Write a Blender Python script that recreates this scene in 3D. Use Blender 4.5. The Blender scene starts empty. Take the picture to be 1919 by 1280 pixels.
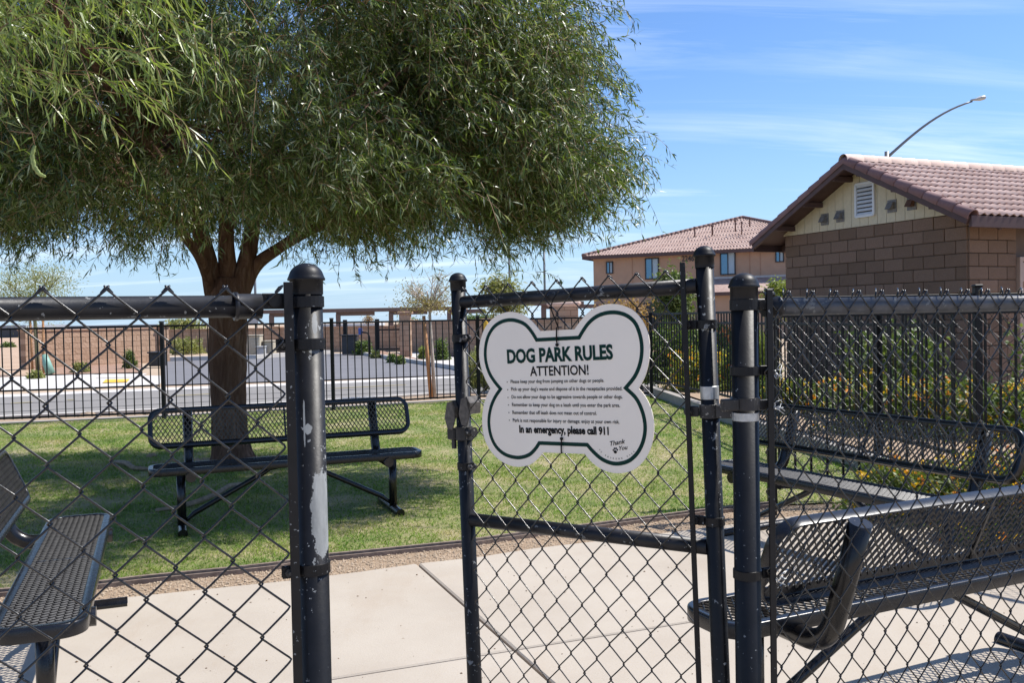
import bpy, math, random
import numpy as np
from mathutils import Vector, Matrix
random.seed(7); RNG = np.random.default_rng(7)
SC = bpy.context.scene; C = SC.collection
R = math.radians
# ------------------------------------------------------------------ camera
CAM_H = 1.38; F = 1720.0
cam = bpy.data.cameras.new('camera'); co = bpy.data.objects.new('camera', cam); C.objects.link(co)
cam.sensor_width = 36.0; cam.lens = F / 1919 * 36; cam.clip_end = 3000; cam.clip_start = 0.05
PITCH = math.atan(44 / F)
CR = Matrix.Rotation(math.pi / 2 - PITCH, 3, 'X') @ Matrix.Rotation(-0.019, 3, 'Z')
co.matrix_world = Matrix.Translation((0, 0, CAM_H)) @ CR.to_4x4()
SC.camera = co
cam.dof.use_dof = False
# ------------------------------------------------------------------ sky, sun, exposure
SUN_AZ, SUN_EL = R(74), R(57)
w = bpy.data.worlds.new('World'); SC.world = w; w.use_nodes = True
nt = w.node_tree; nt.nodes.clear()
def nn(t, k, **kw):
    n = t.nodes.new(k)
    for a, b in kw.items(): setattr(n, a, b)
    return n
sky = nn(nt, 'ShaderNodeTexSky', sky_type='NISHITA', sun_disc=False, sun_elevation=SUN_EL, sun_rotation=SUN_AZ,
         altitude=50, air_density=1.0, dust_density=0.6, ozone_density=1.6)
tc = nn(nt, 'ShaderNodeTexCoord'); sep = nn(nt, 'ShaderNodeSeparateXYZ')
nt.links.new(tc.outputs['Generated'], sep.inputs[0])
def mth(t, op, a, b=None, c=None, clamp=False):
    n = nn(t, 'ShaderNodeMath', operation=op); n.use_clamp = clamp
    for i, v in enumerate((a, b, c)):
        if v is None: continue
        if isinstance(v, (int, float)): n.inputs[i].default_value = v
        else: t.links.new(v, n.inputs[i])
    return n.outputs[0]
zz = mth(nt, 'ADD', mth(nt, 'MAXIMUM', sep.outputs[2], 0.0), 0.16)
cx = mth(nt, 'DIVIDE', sep.outputs[0], zz); cy = mth(nt, 'DIVIDE', sep.outputs[1], zz)
cmb = nn(nt, 'ShaderNodeCombineXYZ')
nt.links.new(cx, cmb.inputs[0]); nt.links.new(cy, cmb.inputs[1])
mp = nn(nt, 'ShaderNodeMapping'); mp.inputs['Rotation'].default_value = (0, 0, R(-24)); mp.inputs['Scale'].default_value = (0.42, 2.6, 1)
nt.links.new(cmb.outputs[0], mp.inputs[0])
n1 = nn(nt, 'ShaderNodeTexNoise'); n1.inputs['Scale'].default_value = 1.15; n1.inputs['Detail'].default_value = 9; n1.inputs['Roughness'].default_value = 0.62; n1.inputs['Distortion'].default_value = 0.7
nt.links.new(mp.outputs[0], n1.inputs['Vector'])
n2 = nn(nt, 'ShaderNodeTexNoise'); n2.inputs['Scale'].default_value = 0.8; n2.inputs['Detail'].default_value = 3
nt.links.new(cmb.outputs[0], n2.inputs['Vector'])
cl = mth(nt, 'MULTIPLY', mth(nt, 'MULTIPLY_ADD', n1.outputs[0], 3.6, -1.72, clamp=True), mth(nt, 'MULTIPLY_ADD', n2.outputs[0], 3.0, -1.0, clamp=True))
cl = mth(nt, 'MULTIPLY', cl, 0.78)
mx = nn(nt, 'ShaderNodeMix', data_type='RGBA')
nt.links.new(cl, mx.inputs['Factor'])
tint = nn(nt, 'ShaderNodeMix', data_type='RGBA', blend_type='MULTIPLY'); tint.inputs['Factor'].default_value = 1
tint.inputs['B'].default_value = (0.64, 0.86, 1.16, 1)
nt.links.new(sky.outputs[0], tint.inputs['A'])
hzf = mth(nt, 'MULTIPLY', mth(nt, 'POWER', mth(nt, 'SUBTRACT', 1.0, mth(nt, 'MULTIPLY', mth(nt, 'MAXIMUM', sep.outputs[2], 0.0), 3.2), clamp=True), 2.0), .75)
hzm = nn(nt, 'ShaderNodeMix', data_type='RGBA'); nt.links.new(hzf, hzm.inputs['Factor']); nt.links.new(tint.outputs['Result'], hzm.inputs['A']); hzm.inputs['B'].default_value = (3.8, 5.2, 6.8, 1)
nt.links.new(hzm.outputs['Result'], mx.inputs['A']); mx.inputs['B'].default_value = (7.8, 8.6, 9.6, 1)
bg = nn(nt, 'ShaderNodeBackground'); bg.inputs[1].default_value = 0.112
out = nn(nt, 'ShaderNodeOutputWorld')
nt.links.new(mx.outputs['Result'], bg.inputs[0]); nt.links.new(bg.outputs[0], out.inputs[0])
sl = bpy.data.lights.new('sun', 'SUN'); sl.energy = 5.0; sl.angle = R(0.55); sl.color = (1.0, 0.955, 0.89)
so = bpy.data.objects.new('sun', sl); C.objects.link(so)
sdir = Vector((math.sin(SUN_AZ) * math.cos(SUN_EL), math.cos(SUN_AZ) * math.cos(SUN_EL), math.sin(SUN_EL)))
so.rotation_euler = sdir.to_track_quat('Z', 'Y').to_euler(); so.location = sdir * 40
SC.view_settings.view_transform = 'Standard'; SC.view_settings.look = 'None'
SC.view_settings.exposure = 0.48; SC.view_settings.gamma = 1; SC.view_settings.use_curve_mapping = False
SC.render.engine = 'CYCLES'
SC.cycles.max_bounces = 8; SC.cycles.diffuse_bounces = 4; SC.cycles.transparent_max_bounces = 6

# ------------------------------------------------------------------ pixel helpers (photo pixel -> world point)
def ray(px, py):
    v = CR @ Vector(((px - 959.5) / F, -(py - 640) / F, -1)); return v
def P(px, py, z=0.0):
    v = ray(px, py); t = (z - CAM_H) / v.z; return Vector((v.x * t, v.y * t, z))
def at(px, py, Y):
    v = ray(px, py); t = Y / v.y; return Vector((v.x * t, Y, CAM_H + v.z * t))
# ------------------------------------------------------------------ mesh helpers
class MB:
    def __init__(s): s.v = []; s.f = []; s.m = []; s.sm = []
    def face(s, idx, m=0, sm=False): s.f.append(tuple(idx)); s.m.append(m); s.sm.append(sm)
    def box(s, c, size, M=None, m=0, bev=0.0):
        hx, hy, hz = size[0] / 2, size[1] / 2, size[2] / 2; b = len(s.v)
        if bev <= 0:
            pts = [(x, y, z) for z in (-hz, hz) for y in (-hy, hy) for x in (-hx, hx)]
            fs = [(0, 2, 3, 1), (4, 5, 7, 6), (0, 1, 5, 4), (2, 6, 7, 3), (0, 4, 6, 2), (1, 3, 7, 5)]
        else:
            bev = min(bev, hx * .9, hy * .9, hz * .9); pts = []; idx = {}
            for sx in (-1, 1):
                for sy in (-1, 1):
                    for sz in (-1, 1):
                        for a in range(3):
                            p = [sx * hx, sy * hy, sz * hz]
                            for k in range(3):
                                if k != a: p[k] -= (sx, sy, sz)[k] * bev
                            idx[(sx, sy, sz, a)] = len(pts); pts.append(tuple(p))
            fs = []
            I = idx
            for a in range(3):
                o = [k for k in range(3) if k != a]
                for sg in (-1, 1):
                    q = []
                    for (p1, p2) in ((-1, -1), (1, -1), (1, 1), (-1, 1)):
                        t = [0, 0, 0]; t[a] = sg; t[o[0]] = p1; t[o[1]] = p2; q.append(I[(t[0], t[1], t[2], a)])
                    fs.append(tuple(q))
            for a in range(3):
                o = [k for k in range(3) if k != a]
                for p1 in (-1, 1):
                    for p2 in (-1, 1):
                        q = []
                        for sg, f in ((-1, o[0]), (1, o[0]), (1, o[1]), (-1, o[1])):
                            t = [0, 0, 0]; t[a] = sg; t[o[0]] = p1; t[o[1]] = p2; q.append(I[(t[0], t[1], t[2], f)])
                        fs.append(tuple(q))
            for sx in (-1, 1):
                for sy in (-1, 1):
                    for sz in (-1, 1): fs.append(tuple(I[(sx, sy, sz, a)] for a in range(3)))
        c = Vector(c)
        for p in pts:
            p = Vector(p)
            if M is not None: p = M @ p
            s.v.append(tuple(p + c))
        for f in fs: s.face([b + i for i in f], m)
        return s
    def tube(s, pts, r, n=12, m=0, cap=True, sm=True, rs=None, flat=1.0):
        pts = [Vector(p) for p in pts]; b = len(s.v); N = len(pts)
        t0 = (pts[1] - pts[0]).normalized()
        up = Vector((0, 0, 1)) if abs(t0.z) < .9 else Vector((0, 1, 0))
        u = t0.cross(up).normalized()
        for i, p in enumerate(pts):
            if i == 0: t = t0
            elif i == N - 1: t = (pts[-1] - pts[-2]).normalized()
            else: t = ((pts[i + 1] - p).normalized() + (p - pts[i - 1]).normalized())
            if t.length < 1e-6: t = t0
            t = t.normalized(); u = (u - t * u.dot(t))
            u = u.normalized() if u.length > 1e-6 else t.orthogonal().normalized()
            v = t.cross(u); rr = rs[i] if rs else r
            for k in range(n):
                a = 2 * math.pi * k / n
                s.v.append(tuple(p + u * (math.cos(a) * rr) + v * (math.sin(a) * rr * flat)))
        for i in range(N - 1):
            for k in range(n):
                k2 = (k + 1) % n
                s.face((b + i * n + k, b + i * n + k2, b + (i + 1) * n + k2, b + (i + 1) * n + k), m, sm)
        if cap:
            s.face([b + k for k in range(n)][::-1], m); s.face([b + (N - 1) * n + k for k in range(n)], m)
        return s
    def lathe(s, c, prof, n=24, m=0, sm=True):
        b = len(s.v); c = Vector(c)
        for (r, z) in prof:
            for k in range(n):
                a = 2 * math.pi * k / n; s.v.append((c.x + r * math.cos(a), c.y + r * math.sin(a), c.z + z))
        for i in range(len(prof) - 1):
            for k in range(n):
                k2 = (k + 1) % n; s.face((b + i * n + k, b + i * n + k2, b + (i + 1) * n + k2, b + (i + 1) * n + k), m, sm)
        return s
    def poly(s, pts, m=0):
        b = len(s.v); s.v += [tuple(p) for p in pts]; s.face(range(b, b + len(pts)), m); return s
    def prism(s, pts, dvec, m=0):
        b = len(s.v); n = len(pts); d = Vector(dvec)
        s.v += [tuple(Vector(p)) for p in pts]; s.v += [tuple(Vector(p) + d) for p in pts]
        s.face(list(range(b, b + n)), m); s.face(list(range(b + n, b + 2 * n))[::-1], m)
        for i in range(n):
            j = (i + 1) % n; s.face((b + j, b + i, b + n + i, b + n + j), m)
        return s
    def mesh(s, name, mats):
        me = bpy.data.meshes.new(name); me.from_pydata(s.v, [], s.f)
        for mt in (mats if isinstance(mats, (list, tuple)) else [mats]): me.materials.append(mt)
        me.polygons.foreach_set('material_index', s.m); me.polygons.foreach_set('use_smooth', s.sm)
        me.update(); return me
def npmesh(name, verts, faces, mat, smooth=False):
    me = bpy.data.meshes.new(name); v = np.asarray(verts, dtype=np.float32); f = np.asarray(faces, dtype=np.int32)
    me.vertices.add(len(v)); me.vertices.foreach_set('co', v.ravel())
    k = f.shape[1]; me.loops.add(f.size); me.loops.foreach_set('vertex_index', f.ravel())
    me.polygons.add(len(f)); me.polygons.foreach_set('loop_start', np.arange(0, f.size, k, dtype=np.int32))
    me.polygons.foreach_set('use_smooth', np.full(len(f), smooth))
    me.materials.append(mat); me.update(calc_edges=True); return me
def put(name, me, parent=None, loc=None, rot=None):
    o = bpy.data.objects.new(name, me); C.objects.link(o); o.parent = parent
    if loc is not None: o.location = loc
    if rot is not None: o.rotation_euler = rot
    return o
def obj(name, mb, mats, parent=None, **kw): return put(name, mb.mesh(name, mats), parent, **kw)
def tag(o, label=None, cat=None, group=None, kind=None):
    if label: o['label'] = label
    if cat: o['category'] = cat
    if group: o['group'] = group
    if kind: o['kind'] = kind
    return o
def thing(name, label, cat, loc=(0, 0, 0), rz=0.0, group=None):
    o = put(name, None, None, loc, (0, 0, rz)); o.empty_display_size = .1
    return tag(o, label, cat, group)
def struct(name, mb, mat, parent=None):
    o = obj(name, mb, mat, parent)
    if parent is None: o['kind'] = 'structure'
    return o
def copy_tree(o, parent=None):
    c = o.copy(); C.objects.link(c); c.parent = parent
    for ch in list(o.children): copy_tree(ch, c)
    return c
# ------------------------------------------------------------------ materials
class NT:
    def __init__(s, name):
        s.mat = bpy.data.materials.new(name); s.mat.use_nodes = True; s.t = s.mat.node_tree
        s.bsdf = s.t.nodes['Principled BSDF']; s.out = s.t.nodes['Material Output']
        s.tc = s.t.nodes.new('ShaderNodeTexCoord'); s.geo = s.t.nodes.new('ShaderNodeNewGeometry')
    def coord(s, kind='Object', scale=(1, 1, 1), rot=(0, 0, 0)):
        m = s.t.nodes.new('ShaderNodeMapping'); m.inputs['Scale'].default_value = scale; m.inputs['Rotation'].default_value = rot
        src = s.geo.outputs['Position'] if kind == 'World' else s.tc.outputs[kind]
        s.t.links.new(src, m.inputs[0]); return m.outputs[0]
    def noise(s, vec, scale, detail=4, rough=.55, dist=0, out='Fac'):
        n = s.t.nodes.new('ShaderNodeTexNoise'); s.t.links.new(vec, n.inputs['Vector'])
        n.inputs['Scale'].default_value = scale; n.inputs['Detail'].default_value = detail
        n.inputs['Roughness'].default_value = rough; n.inputs['Distortion'].default_value = dist; return n.outputs[out]
    def vor(s, vec, scale, feat='F1', out='Distance'):
        n = s.t.nodes.new('ShaderNodeTexVoronoi'); n.feature = feat; s.t.links.new(vec, n.inputs['Vector'])
        n.inputs['Scale'].default_value = scale; return n.outputs[out]
    def ramp(s, fac, stops, interp='LINEAR'):
        n = s.t.nodes.new('ShaderNodeValToRGB'); s.t.links.new(fac, n.inputs[0]); e = n.color_ramp.elements
        n.color_ramp.interpolation = interp
        while len(e) > 1: e.remove(e[-1])
        e[0].position = stops[0][0]; e[0].color = col(stops[0][1])
        for p, c in stops[1:]:
            k = e.new(p); k.color = col(c)
        return n.outputs[0]
    def math(s, op, a, b=None, c=None, clamp=False): return mth(s.t, op, a, b, c, clamp)
    def mix(s, fac, a, b, blend='MIX'):
        n = s.t.nodes.new('ShaderNodeMix'); n.data_type = 'RGBA'; n.blend_type = blend
        for k, v in (('Factor', fac), ('A', a), ('B', b)):
            if isinstance(v, (int, float)): n.inputs[k].default_value = v
            elif isinstance(v, tuple): n.inputs[k].default_value = col(v)
            else: s.t.links.new(v, n.inputs[k])
        return n.outputs['Result']
    def set(s, key, v):
        i = s.bsdf.inputs[key]
        if isinstance(v, tuple): i.default_value = col(v)
        elif isinstance(v, (int, float)): i.default_value = v
        else: s.t.links.new(v, i)
        return s
    def bump(s, h, strength=.3, dist=.01):
        n = s.t.nodes.new('ShaderNodeBump'); n.inputs['Strength'].default_value = strength; n.inputs['Distance'].default_value = dist
        s.t.links.new(h, n.inputs['Height']); s.t.links.new(n.outputs[0], s.bsdf.inputs['Normal']); return s
    def rnd(s):
        n = s.t.nodes.new('ShaderNodeObjectInfo'); return n.outputs['Random']
def col(c): return (c[0], c[1], c[2], 1) if len(c) == 3 else c
def simple(name, c, rough=.6, metal=0, var=.12, scale=8, bump=0, bscale=40, spec=.5, kind='Object'):
    n = NT(name); v = n.coord(kind); f = n.noise(v, scale, 5)
    a = tuple(x * (1 - var) for x in c); b = tuple(min(1, x * (1 + var)) for x in c)
    n.set('Base Color', n.ramp(f, [(.3, a), (.7, b)])); n.set('Roughness', rough); n.set('Metallic', metal); n.set('Specular IOR Level', spec)
    if bump: n.bump(n.noise(v, bscale, 6), bump, .01)
    return n.mat
M = {}
def black_paint(name, chip=.70, rough=.33, base=(.0045, .0045, .0055), grey=(.19, .198, .20), fine=70, patch=None, spec=.28):
    n = NT(name); v = n.coord('Object'); big = n.noise(v, 9, 4); small = n.noise(v, fine, 3, .6)
    c0 = n.ramp(n.noise(v, 25, 5), [(.3, tuple(x * .7 for x in base)), (.75, tuple(x * 1.7 for x in base))])
    dust = n.math('MULTIPLY_ADD', n.noise(v, 5, 6), 2.0, -1.05, clamp=True)
    c0 = n.mix(n.math('MULTIPLY', dust, .03), c0, (.17, .145, .12))
    m = n.math('GREATER_THAN', n.math('MULTIPLY_ADD', big, .35, n.math('MULTIPLY', small, .75)), chip)
    if patch is not None:
        s = n.t.nodes.new('ShaderNodeSeparateXYZ'); n.t.links.new(v, s.inputs[0])
        m2 = None
        for (x0, z0, rx, rz) in patch:
            dx = n.math('DIVIDE', n.math('SUBTRACT', s.outputs[0], x0), rx); dz = n.math('DIVIDE', n.math('SUBTRACT', s.outputs[2], z0), rz)
            d = n.math('SQRT', n.math('ADD', n.math('MULTIPLY', dx, dx), n.math('MULTIPLY', dz, dz)))
            d = n.math('ADD', d, n.math('MULTIPLY_ADD', n.noise(n.coord('Object', (1, 1, .55)), 60, 9, .72), 2.0, -1.0))
            front = n.math('LESS_THAN', s.outputs[1], .004)
            k = n.math('MULTIPLY', n.math('LESS_THAN', d, 1.0), front)
            m2 = k if m2 is None else n.math('MAXIMUM', m2, k)
        m = n.math('MAXIMUM', m, m2)
    g = n.ramp(n.noise(n.coord('Object', (1, 1, .25)), 60, 4), [(.3, tuple(x * .62 for x in grey)), (.6, grey)])
    g = n.mix(n.math('MULTIPLY_ADD', n.noise(n.coord('Object', (1, 1, .3)), 32, 5, .7), 2.6, -1.45, clamp=True), g, (.10, .075, .05))
    n.set('Base Color', n.mix(m, c0, g)); n.set('Roughness', n.math('ADD', n.math('MULTIPLY', m, .15), n.math('MULTIPLY_ADD', n.noise(v, 30, 3), .15, rough - .07)))
    n.set('Specular IOR Level', spec); n.bump(n.math('SUBTRACT', n.noise(v, 120, 3), n.math('MULTIPLY', m, 1.2)), .18, .0015)
    return n.mat
M['post'] = black_paint('black_post_paint', .70, .46, fine=95)
M['post_worn'] = black_paint('black_post_paint_worn', .675, .46, fine=95, patch=[(.020, 1.015, .0155, .080), (.003, 1.178, .008, .010), (.019, 1.375, .004, .018), (.020, 1.325, .006, .006), (-.004, 1.19, .002, .05)])
M['gatepaint'] = black_paint('black_gate_paint', .67, .46)
M['rail'] = black_paint('black_rail_paint', .68, .42, base=(.009, .009, .011), spec=.35)
M['rail2'] = black_paint('worn_skylit_rail_paint', .68, .38, base=(.05, .055, .065), spec=.6)  # worn rail paint, base lightened bluish to paint in its sky sheen
M['wire'] = black_paint('black_vinyl_wire', .74, .26, base=(.005, .0045, .0045), fine=160, spec=.6)
M['coat'] = black_paint('bench_plastisol', .79, .27, base=(.005, .0055, .008), fine=90, spec=.5)
M['meshcoat'] = black_paint('worn_mesh_plastisol', .79, .36, base=(.022, .021, .021), fine=90, spec=.6)
M['tubepaint'] = black_paint('bench_tube_paint', .76, .25, base=(.007, .006, .006), spec=.5)
M['iron'] = simple('iron_fence_paint', (.005, .005, .006), .5, var=.3, spec=.3)
M['galv'] = simple('galvanised_steel', (.42, .43, .43), .42, metal=.7, var=.2, scale=60)
M['latch'] = black_paint('worn_latch_metal', .68, .45, base=(.03, .028, .027), grey=(.30, .28, .25), fine=110)
# ------------------------------------------------------------------ chain link helpers
def wire_mesh(name, z0, z1, w, h, phase, r=.0019, top_hook=True, seed=0, n=6, bow=.0):
    """one woven wire of a chain link fabric; zigzags between x=-w/4 and x=w/4"""
    rr = random.Random(seed); a = w / 4; o = r * 1.25; pts = []
    nst = int(round((z1 - z0) / (h / 2)))
    step = (z1 - z0) / nst
    for i in range(nst + 1):                      # count down from the top so that nodes meet the peaks
        z = z1 - i * step; s = 1 if (i + phase) % 2 == 0 else -1
        j = rr.uniform(-.0012, .0012)
        # s = side (+1 right). going down from this node to the next on side -s
        pts.append((s * (a + o) + j, 0, z, i))
        if i < nst:
            d = -r * 1.1 if s > 0 else r * 1.1
            pts.append((s * (a - .010 * w) + j, d * .8, z - step * .09, i))
            pts.append((s * (a - .085 * w) + j, d * 1.2, z - step * (.22 + bow), i))
            pts.append((-s * (a - .085 * w) + j, d * 1.2, z - step * (.79 + bow * .5), i))
            pts.append((-s * (a - .010 * w) + j, d * .8, z - step * .91, i))
    P3 = [(p[0], p[1], p[2]) for p in pts]
    if top_hook:
        x, y, z = P3[0]; s = 1 if phase % 2 == 0 else -1
        P3 = [(x - s * .012, .004, z - .010), (x - s * .005, .004, z - .001), (x + s * .001, .002, z + .002)] + P3
    mb = MB(); mb.tube(P3, r, n=n, sm=True); return mb.mesh(name, M['wire'])
def chain_fabric(parent, s0, s1, z0, z1, w, h, peak_s, y=-.028, r=.0019, seed=3):
    """wires spaced w/2; columns of top nodes at peak_s + k*w"""
    mA = wire_mesh('wire', z0, z1, w, h, 0, r, seed=seed); mB = wire_mesh('wire', z0, z1, w, h, 1, r, seed=seed + 1)
    k = math.floor((s0 - peak_s) / (w / 2)) - 1; out = []
    while True:
        # wire k occupies columns peak + k*w/2 .. +w/2
        c = peak_s + k * w / 2 + w / 4; k += 1
        if c - w / 4 < s0 - .004: continue
        if c + w / 4 > s1 + .004: break
        kk = k - 1
        me = mB if kk % 2 == 0 else mA           # even: top node on its left column
        out.append(put('wire', me, parent, (c, y, 0)))
    return out
def ring(mb, c, r, zc, hgt, thick=.003, n=24, m=0):
    """open steel band round a post"""
    prof = [(r, -hgt / 2), (r + thick, -hgt / 2 + .001), (r + thick, hgt / 2 - .001), (r, hgt / 2)]
    mb.lathe((c[0], c[1], zc), prof, n, m, sm=False)
def band(parent, x, y, r, z, side, hgt=.022, reach=.03, yoff=-.5, mat=None, mats=None):
    """tension / brace band with ears and carriage bolt; side=+1 ears towards +x"""
    mb = MB(); ring(mb, (x, y), r, z, hgt)
    ex = x + side * (r + reach / 2)
    mb.box((ex, y - r * .55, z), (reach, .003, hgt), bev=.0008); mb.box((ex, y - r * .2, z), (reach, .003, hgt), bev=.0008)
    o = obj('tension_band', mb, mat or M['post'], parent)
    b = MB(); bx = x + side * (r + reach * .62)
    b.tube([(bx, y - r * .55 - .012, z), (bx, y - r * .2 + .016, z)], .0035, 8)
    b.tube([(bx, y - r * .55 - .007, z), (bx, y - r * .55 - .001, z)], .0085, 6, sm=False)
    b.tube([(bx, y - r * .2 + .003, z), (bx, y - r * .2 + .009, z)], .0085, 12, sm=False)
    obj('bolt', b, M['latch'], o); return o
def dome_cap(parent, x, y, r, z, mat, seat=.03, k=1.0):
    p = [(r + .0015, -seat), (r + .0018, -.004), (r + .0055, -.003), (r + .0062, 0), (r + .0045, .003)]
    for i in range(1, 9):
        a = i / 8 * math.pi / 2; p.append(((r + .003) * math.cos(a) + .0001, .003 + (r * .92 * k) * math.sin(a)))
    mb = MB(); mb.lathe((x, y, z), p, 28); return obj('post_cap', mb, mat, parent)
def post_mesh(r, z0, z1, n=28):
    mb = MB(); mb.lathe((0, 0, 0), [(r, z0), (r, z1), (.001, z1 + .001)], n); return mb

# ================================================================== left chain link fence
Lp = at(582, 850, 1.75); Lq = at(0, 850, 1.53)
d = Vector((Lp.x - Lq.x, Lp.y - Lq.y, 0)); d.normalize()
LEN = 2.4; org = Vector((Lp.x, Lp.y, 0)) - d * LEN
lf = thing('chain_link_fence', 'black chain link fence at left ending in a post with flaking paint', 'fence', org, math.atan2(d.y, d.x))
RP = .0295
o = obj('post', post_mesh(RP, -.3, 1.445), M['post_worn'], lf, loc=(LEN, 0, 0), rot=(0, 0, R(-25)))
dome_cap(lf, LEN, 0, RP, 1.462, M['post'])
obj('post', post_mesh(.024, -.3, 1.40), M['post'], lf, loc=(0, 0, 0)); dome_cap(lf, 0, 0, .024, 1.41, M['post'])
mb = MB(); mb.tube([(.02, 0, 1.411), (LEN - .105, 0, 1.411)], .0205, 20); obj('top_rail', mb, M['rail'], lf)
mb = MB(); mb.tube([(LEN - .135, 0, 1.411), (LEN - .128, 0, 1.411), (LEN - .126, 0, 1.411), (LEN - .085, 0, 1.411)], .024, 20, rs=[.0265, .0265, .0235, .0235])
e = obj('rail_end', mb, M['rail'], lf)
mb = MB(); mb.box((LEN - .06, -.002, 1.420), (.05, .006, .03), bev=.002)
mb.tube([(LEN - .062, -.014, 1.422), (LEN - .062, .012, 1.422)], .013, 16)
obj('rail_end_ear', mb, M['post'], e)
mb = MB(); ring(mb, (LEN, 0), RP, 1.418, .022); obj('brace_band', mb, M['post'], lf)
def s_at(px, py, o0, dd):                     # distance along a fence line where a photo ray meets its plane
    v = ray(px, py); nrm = Vector((-dd.y, dd.x, 0)); t = (o0.dot(nrm)) / v.dot(nrm); return (v * t - o0).dot(dd)
pk = s_at(199, 560, org, d)
chain_fabric(lf, .05, LEN - .022, .05, 1.446, .0985, .0985, pk, y=-.026, r=.0021, seed=5)
mb = MB(); mb.box((LEN - .040, -.026, .745), (.017, .005, 1.42), bev=.001); obj('tension_bar', mb, M['post'], lf)
for z in (1.338, .909, .50, .15): band(lf, LEN, 0, RP, z, -1, reach=.032)
mb = MB()                                      # wire ties over the rail
for k in range(2):
    x = pk - 1.3 + k * .9
    mb.tube([(x + .008 * math.sin(a), -.026 * math.cos(a), 1.411 + .026 * math.sin(a)) for a in [i * .55 for i in range(12)]], .0014, 5)
o = obj('wire_tie', mb, M['galv'], lf); o['kind'] = 'stuff'

# ================================================================== right chain link fence with the hinge post
Rp = at(1398, 850, 2.12); Rq = at(1919, 850, 2.40)
d = Vector((Rq.x - Rp.x, Rq.y - Rp.y, 0)).normalized(); org = Vector((Rp.x, Rp.y, 0))
rf = thing('chain_link_fence', 'nearest black chain link fence at right, carrying the gate hinges on its domed post', 'fence', org, math.atan2(d.y, d.x))
LR = 2.6; RR = .0302
obj('post', post_mesh(RR, -.3, 1.435), M['post'], rf, rot=(0, 0, R(35))); dome_cap(rf, 0, 0, RR, 1.443, M['post'])
obj('post', post_mesh(.024, -.3, 1.39), M['post'], rf, loc=(LR, 0, 0)); dome_cap(rf, LR, 0, .024, 1.40, M['post'])
mb = MB(); mb.tube([(.062, 0, 1.394), (LR - .02, 0, 1.394)], .0205, 20); obj('top_rail', mb, M['rail2'], rf)
mb = MB(); mb.tube([(.055, 0, 1.394), (.085, 0, 1.394), (.087, 0, 1.394), (.094, 0, 1.394)], .023, 20, rs=[.0225, .0225, .0255, .0255])
e = obj('rail_end', mb, M['rail'], rf)
mb = MB(); mb.box((.045, -.002, 1.40), (.04, .006, .028), bev=.002); mb.tube([(.044, -.013, 1.40), (.044, .013, 1.40)], .012, 14); obj('rail_end_ear', mb, M['latch'], e)
mb = MB(); ring(mb, (0, 0), RR, 1.400, .026); obj('brace_band', mb, M['post'], rf)
pk2 = s_at(1510, 570, org, d)
chain_fabric(rf, .040, LR - .05, .05, 1.428, .0665, .0915, pk2, y=-.028, r=.0019, seed=11)
mb = MB(); mb.box((.048, -.030, .735), (.016, .005, 1.40), bev=.001); obj('tension_bar', mb, M['post'], rf)
for z in (1.248, .775, .33): band(rf, 0, 0, RR, z, 1, reach=.03)
# hinge on the post: band, ears and the steel strap
mb = MB(); ring(mb, (0, 0), RR, 1.172, .030, .004); mb.box((-.050, -.012, 1.172), (.042, .018, .028), bev=.003); mb.box((.046, -.012, 1.168), (.036, .010, .024), bev=.002)
h1 = obj('hinge', mb, M['latch'], rf)
mb = MB(); mb.tube([(.056, -.03, 1.168), (.056, .02, 1.168)], .006, 8); obj('bolt', mb, M['galv'], h1)
mb = MB(); ring(mb, (0, 0), RR - .0005, 1.142, .020, .0012); obj('bare_steel_ring', mb, M['galv'], rf)
mb = MB()                                      # frayed wire ends by the tension bar
rr = random.Random(4)
for z in (1.245, 1.168, .77):
    for k in range(7):
        x, y, zz0 = .058 + rr.uniform(-.006, .006), -.034, z + rr.uniform(-.01, .01)
        mb.tube([(x, y, zz0), (x + rr.uniform(0, .012), y - rr.uniform(0, .01), zz0 + rr.uniform(-.01, .012)), (x + rr.uniform(.006, .024), y + rr.uniform(-.01, .01), zz0 + rr.uniform(-.016, .012))], .0011, 4)
o = obj('wire_tie', mb, M['galv'], rf); o['kind'] = 'stuff'
# loose knuckle loops over the rail
mb = MB(); k = 0
x = pk2 - .0665 * 1
while x < LR - .1:
    q = rr.uniform(-.004, .004)
    mb.tube([(x - .016 + q, -.022, 1.412), (x - .009, -.016, 1.428), (x + .001, -.004, 1.4345 + q * .3), (x + .012 + q, .010, 1.427), (x + .019, .022, 1.405), (x + .021, .026, 1.385)], .0018, 5); x += .0665
o = obj('knuckle_loops', mb, M['wire'], rf); o['kind'] = 'stuff'

# ================================================================== gate
Gh = at(1356, 880, 2.165); Gl = at(886, 880, 2.63)
gd = Vector((Gh.x - Gl.x, Gh.y - Gl.y, 0)); GW = gd.length; gd.normalize(); gorg = Vector((Gl.x, Gl.y, 0))
gate = thing('chain_link_gate', 'black chain link gate standing ajar with the bone shaped sign wired to it', 'gate', gorg, math.atan2(gd.y, gd.x))
gate.rotation_euler[1] = -.028
GR = .0212
obj('left_upright'.replace('left_upright', 'upright'), post_mesh(GR, .05, 1.485), M['gatepaint'], gate, rot=(0, 0, R(20))); dome_cap(gate, 0, 0, GR, 1.492, M['gatepaint'])
obj('upright', post_mesh(GR, .05, 1.490), M['gatepaint'], gate, loc=(GW, 0, 0), rot=(0, 0, R(-50))); dome_cap(gate, GW, 0, GR, 1.500, M['gatepaint'])
mb = MB(); mb.tube([(GR * .8, 0, 1.428), (GW - GR * .8, 0, 1.428)], .0185, 18); obj('top_rail', mb, M['rail'], gate)
mb = MB(); mb.tube([(GR * .8, 0, .800), (GW - GR * .8, 0, .800)], .0190, 18); obj('middle_rail', mb, M['rail'], gate)
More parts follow.
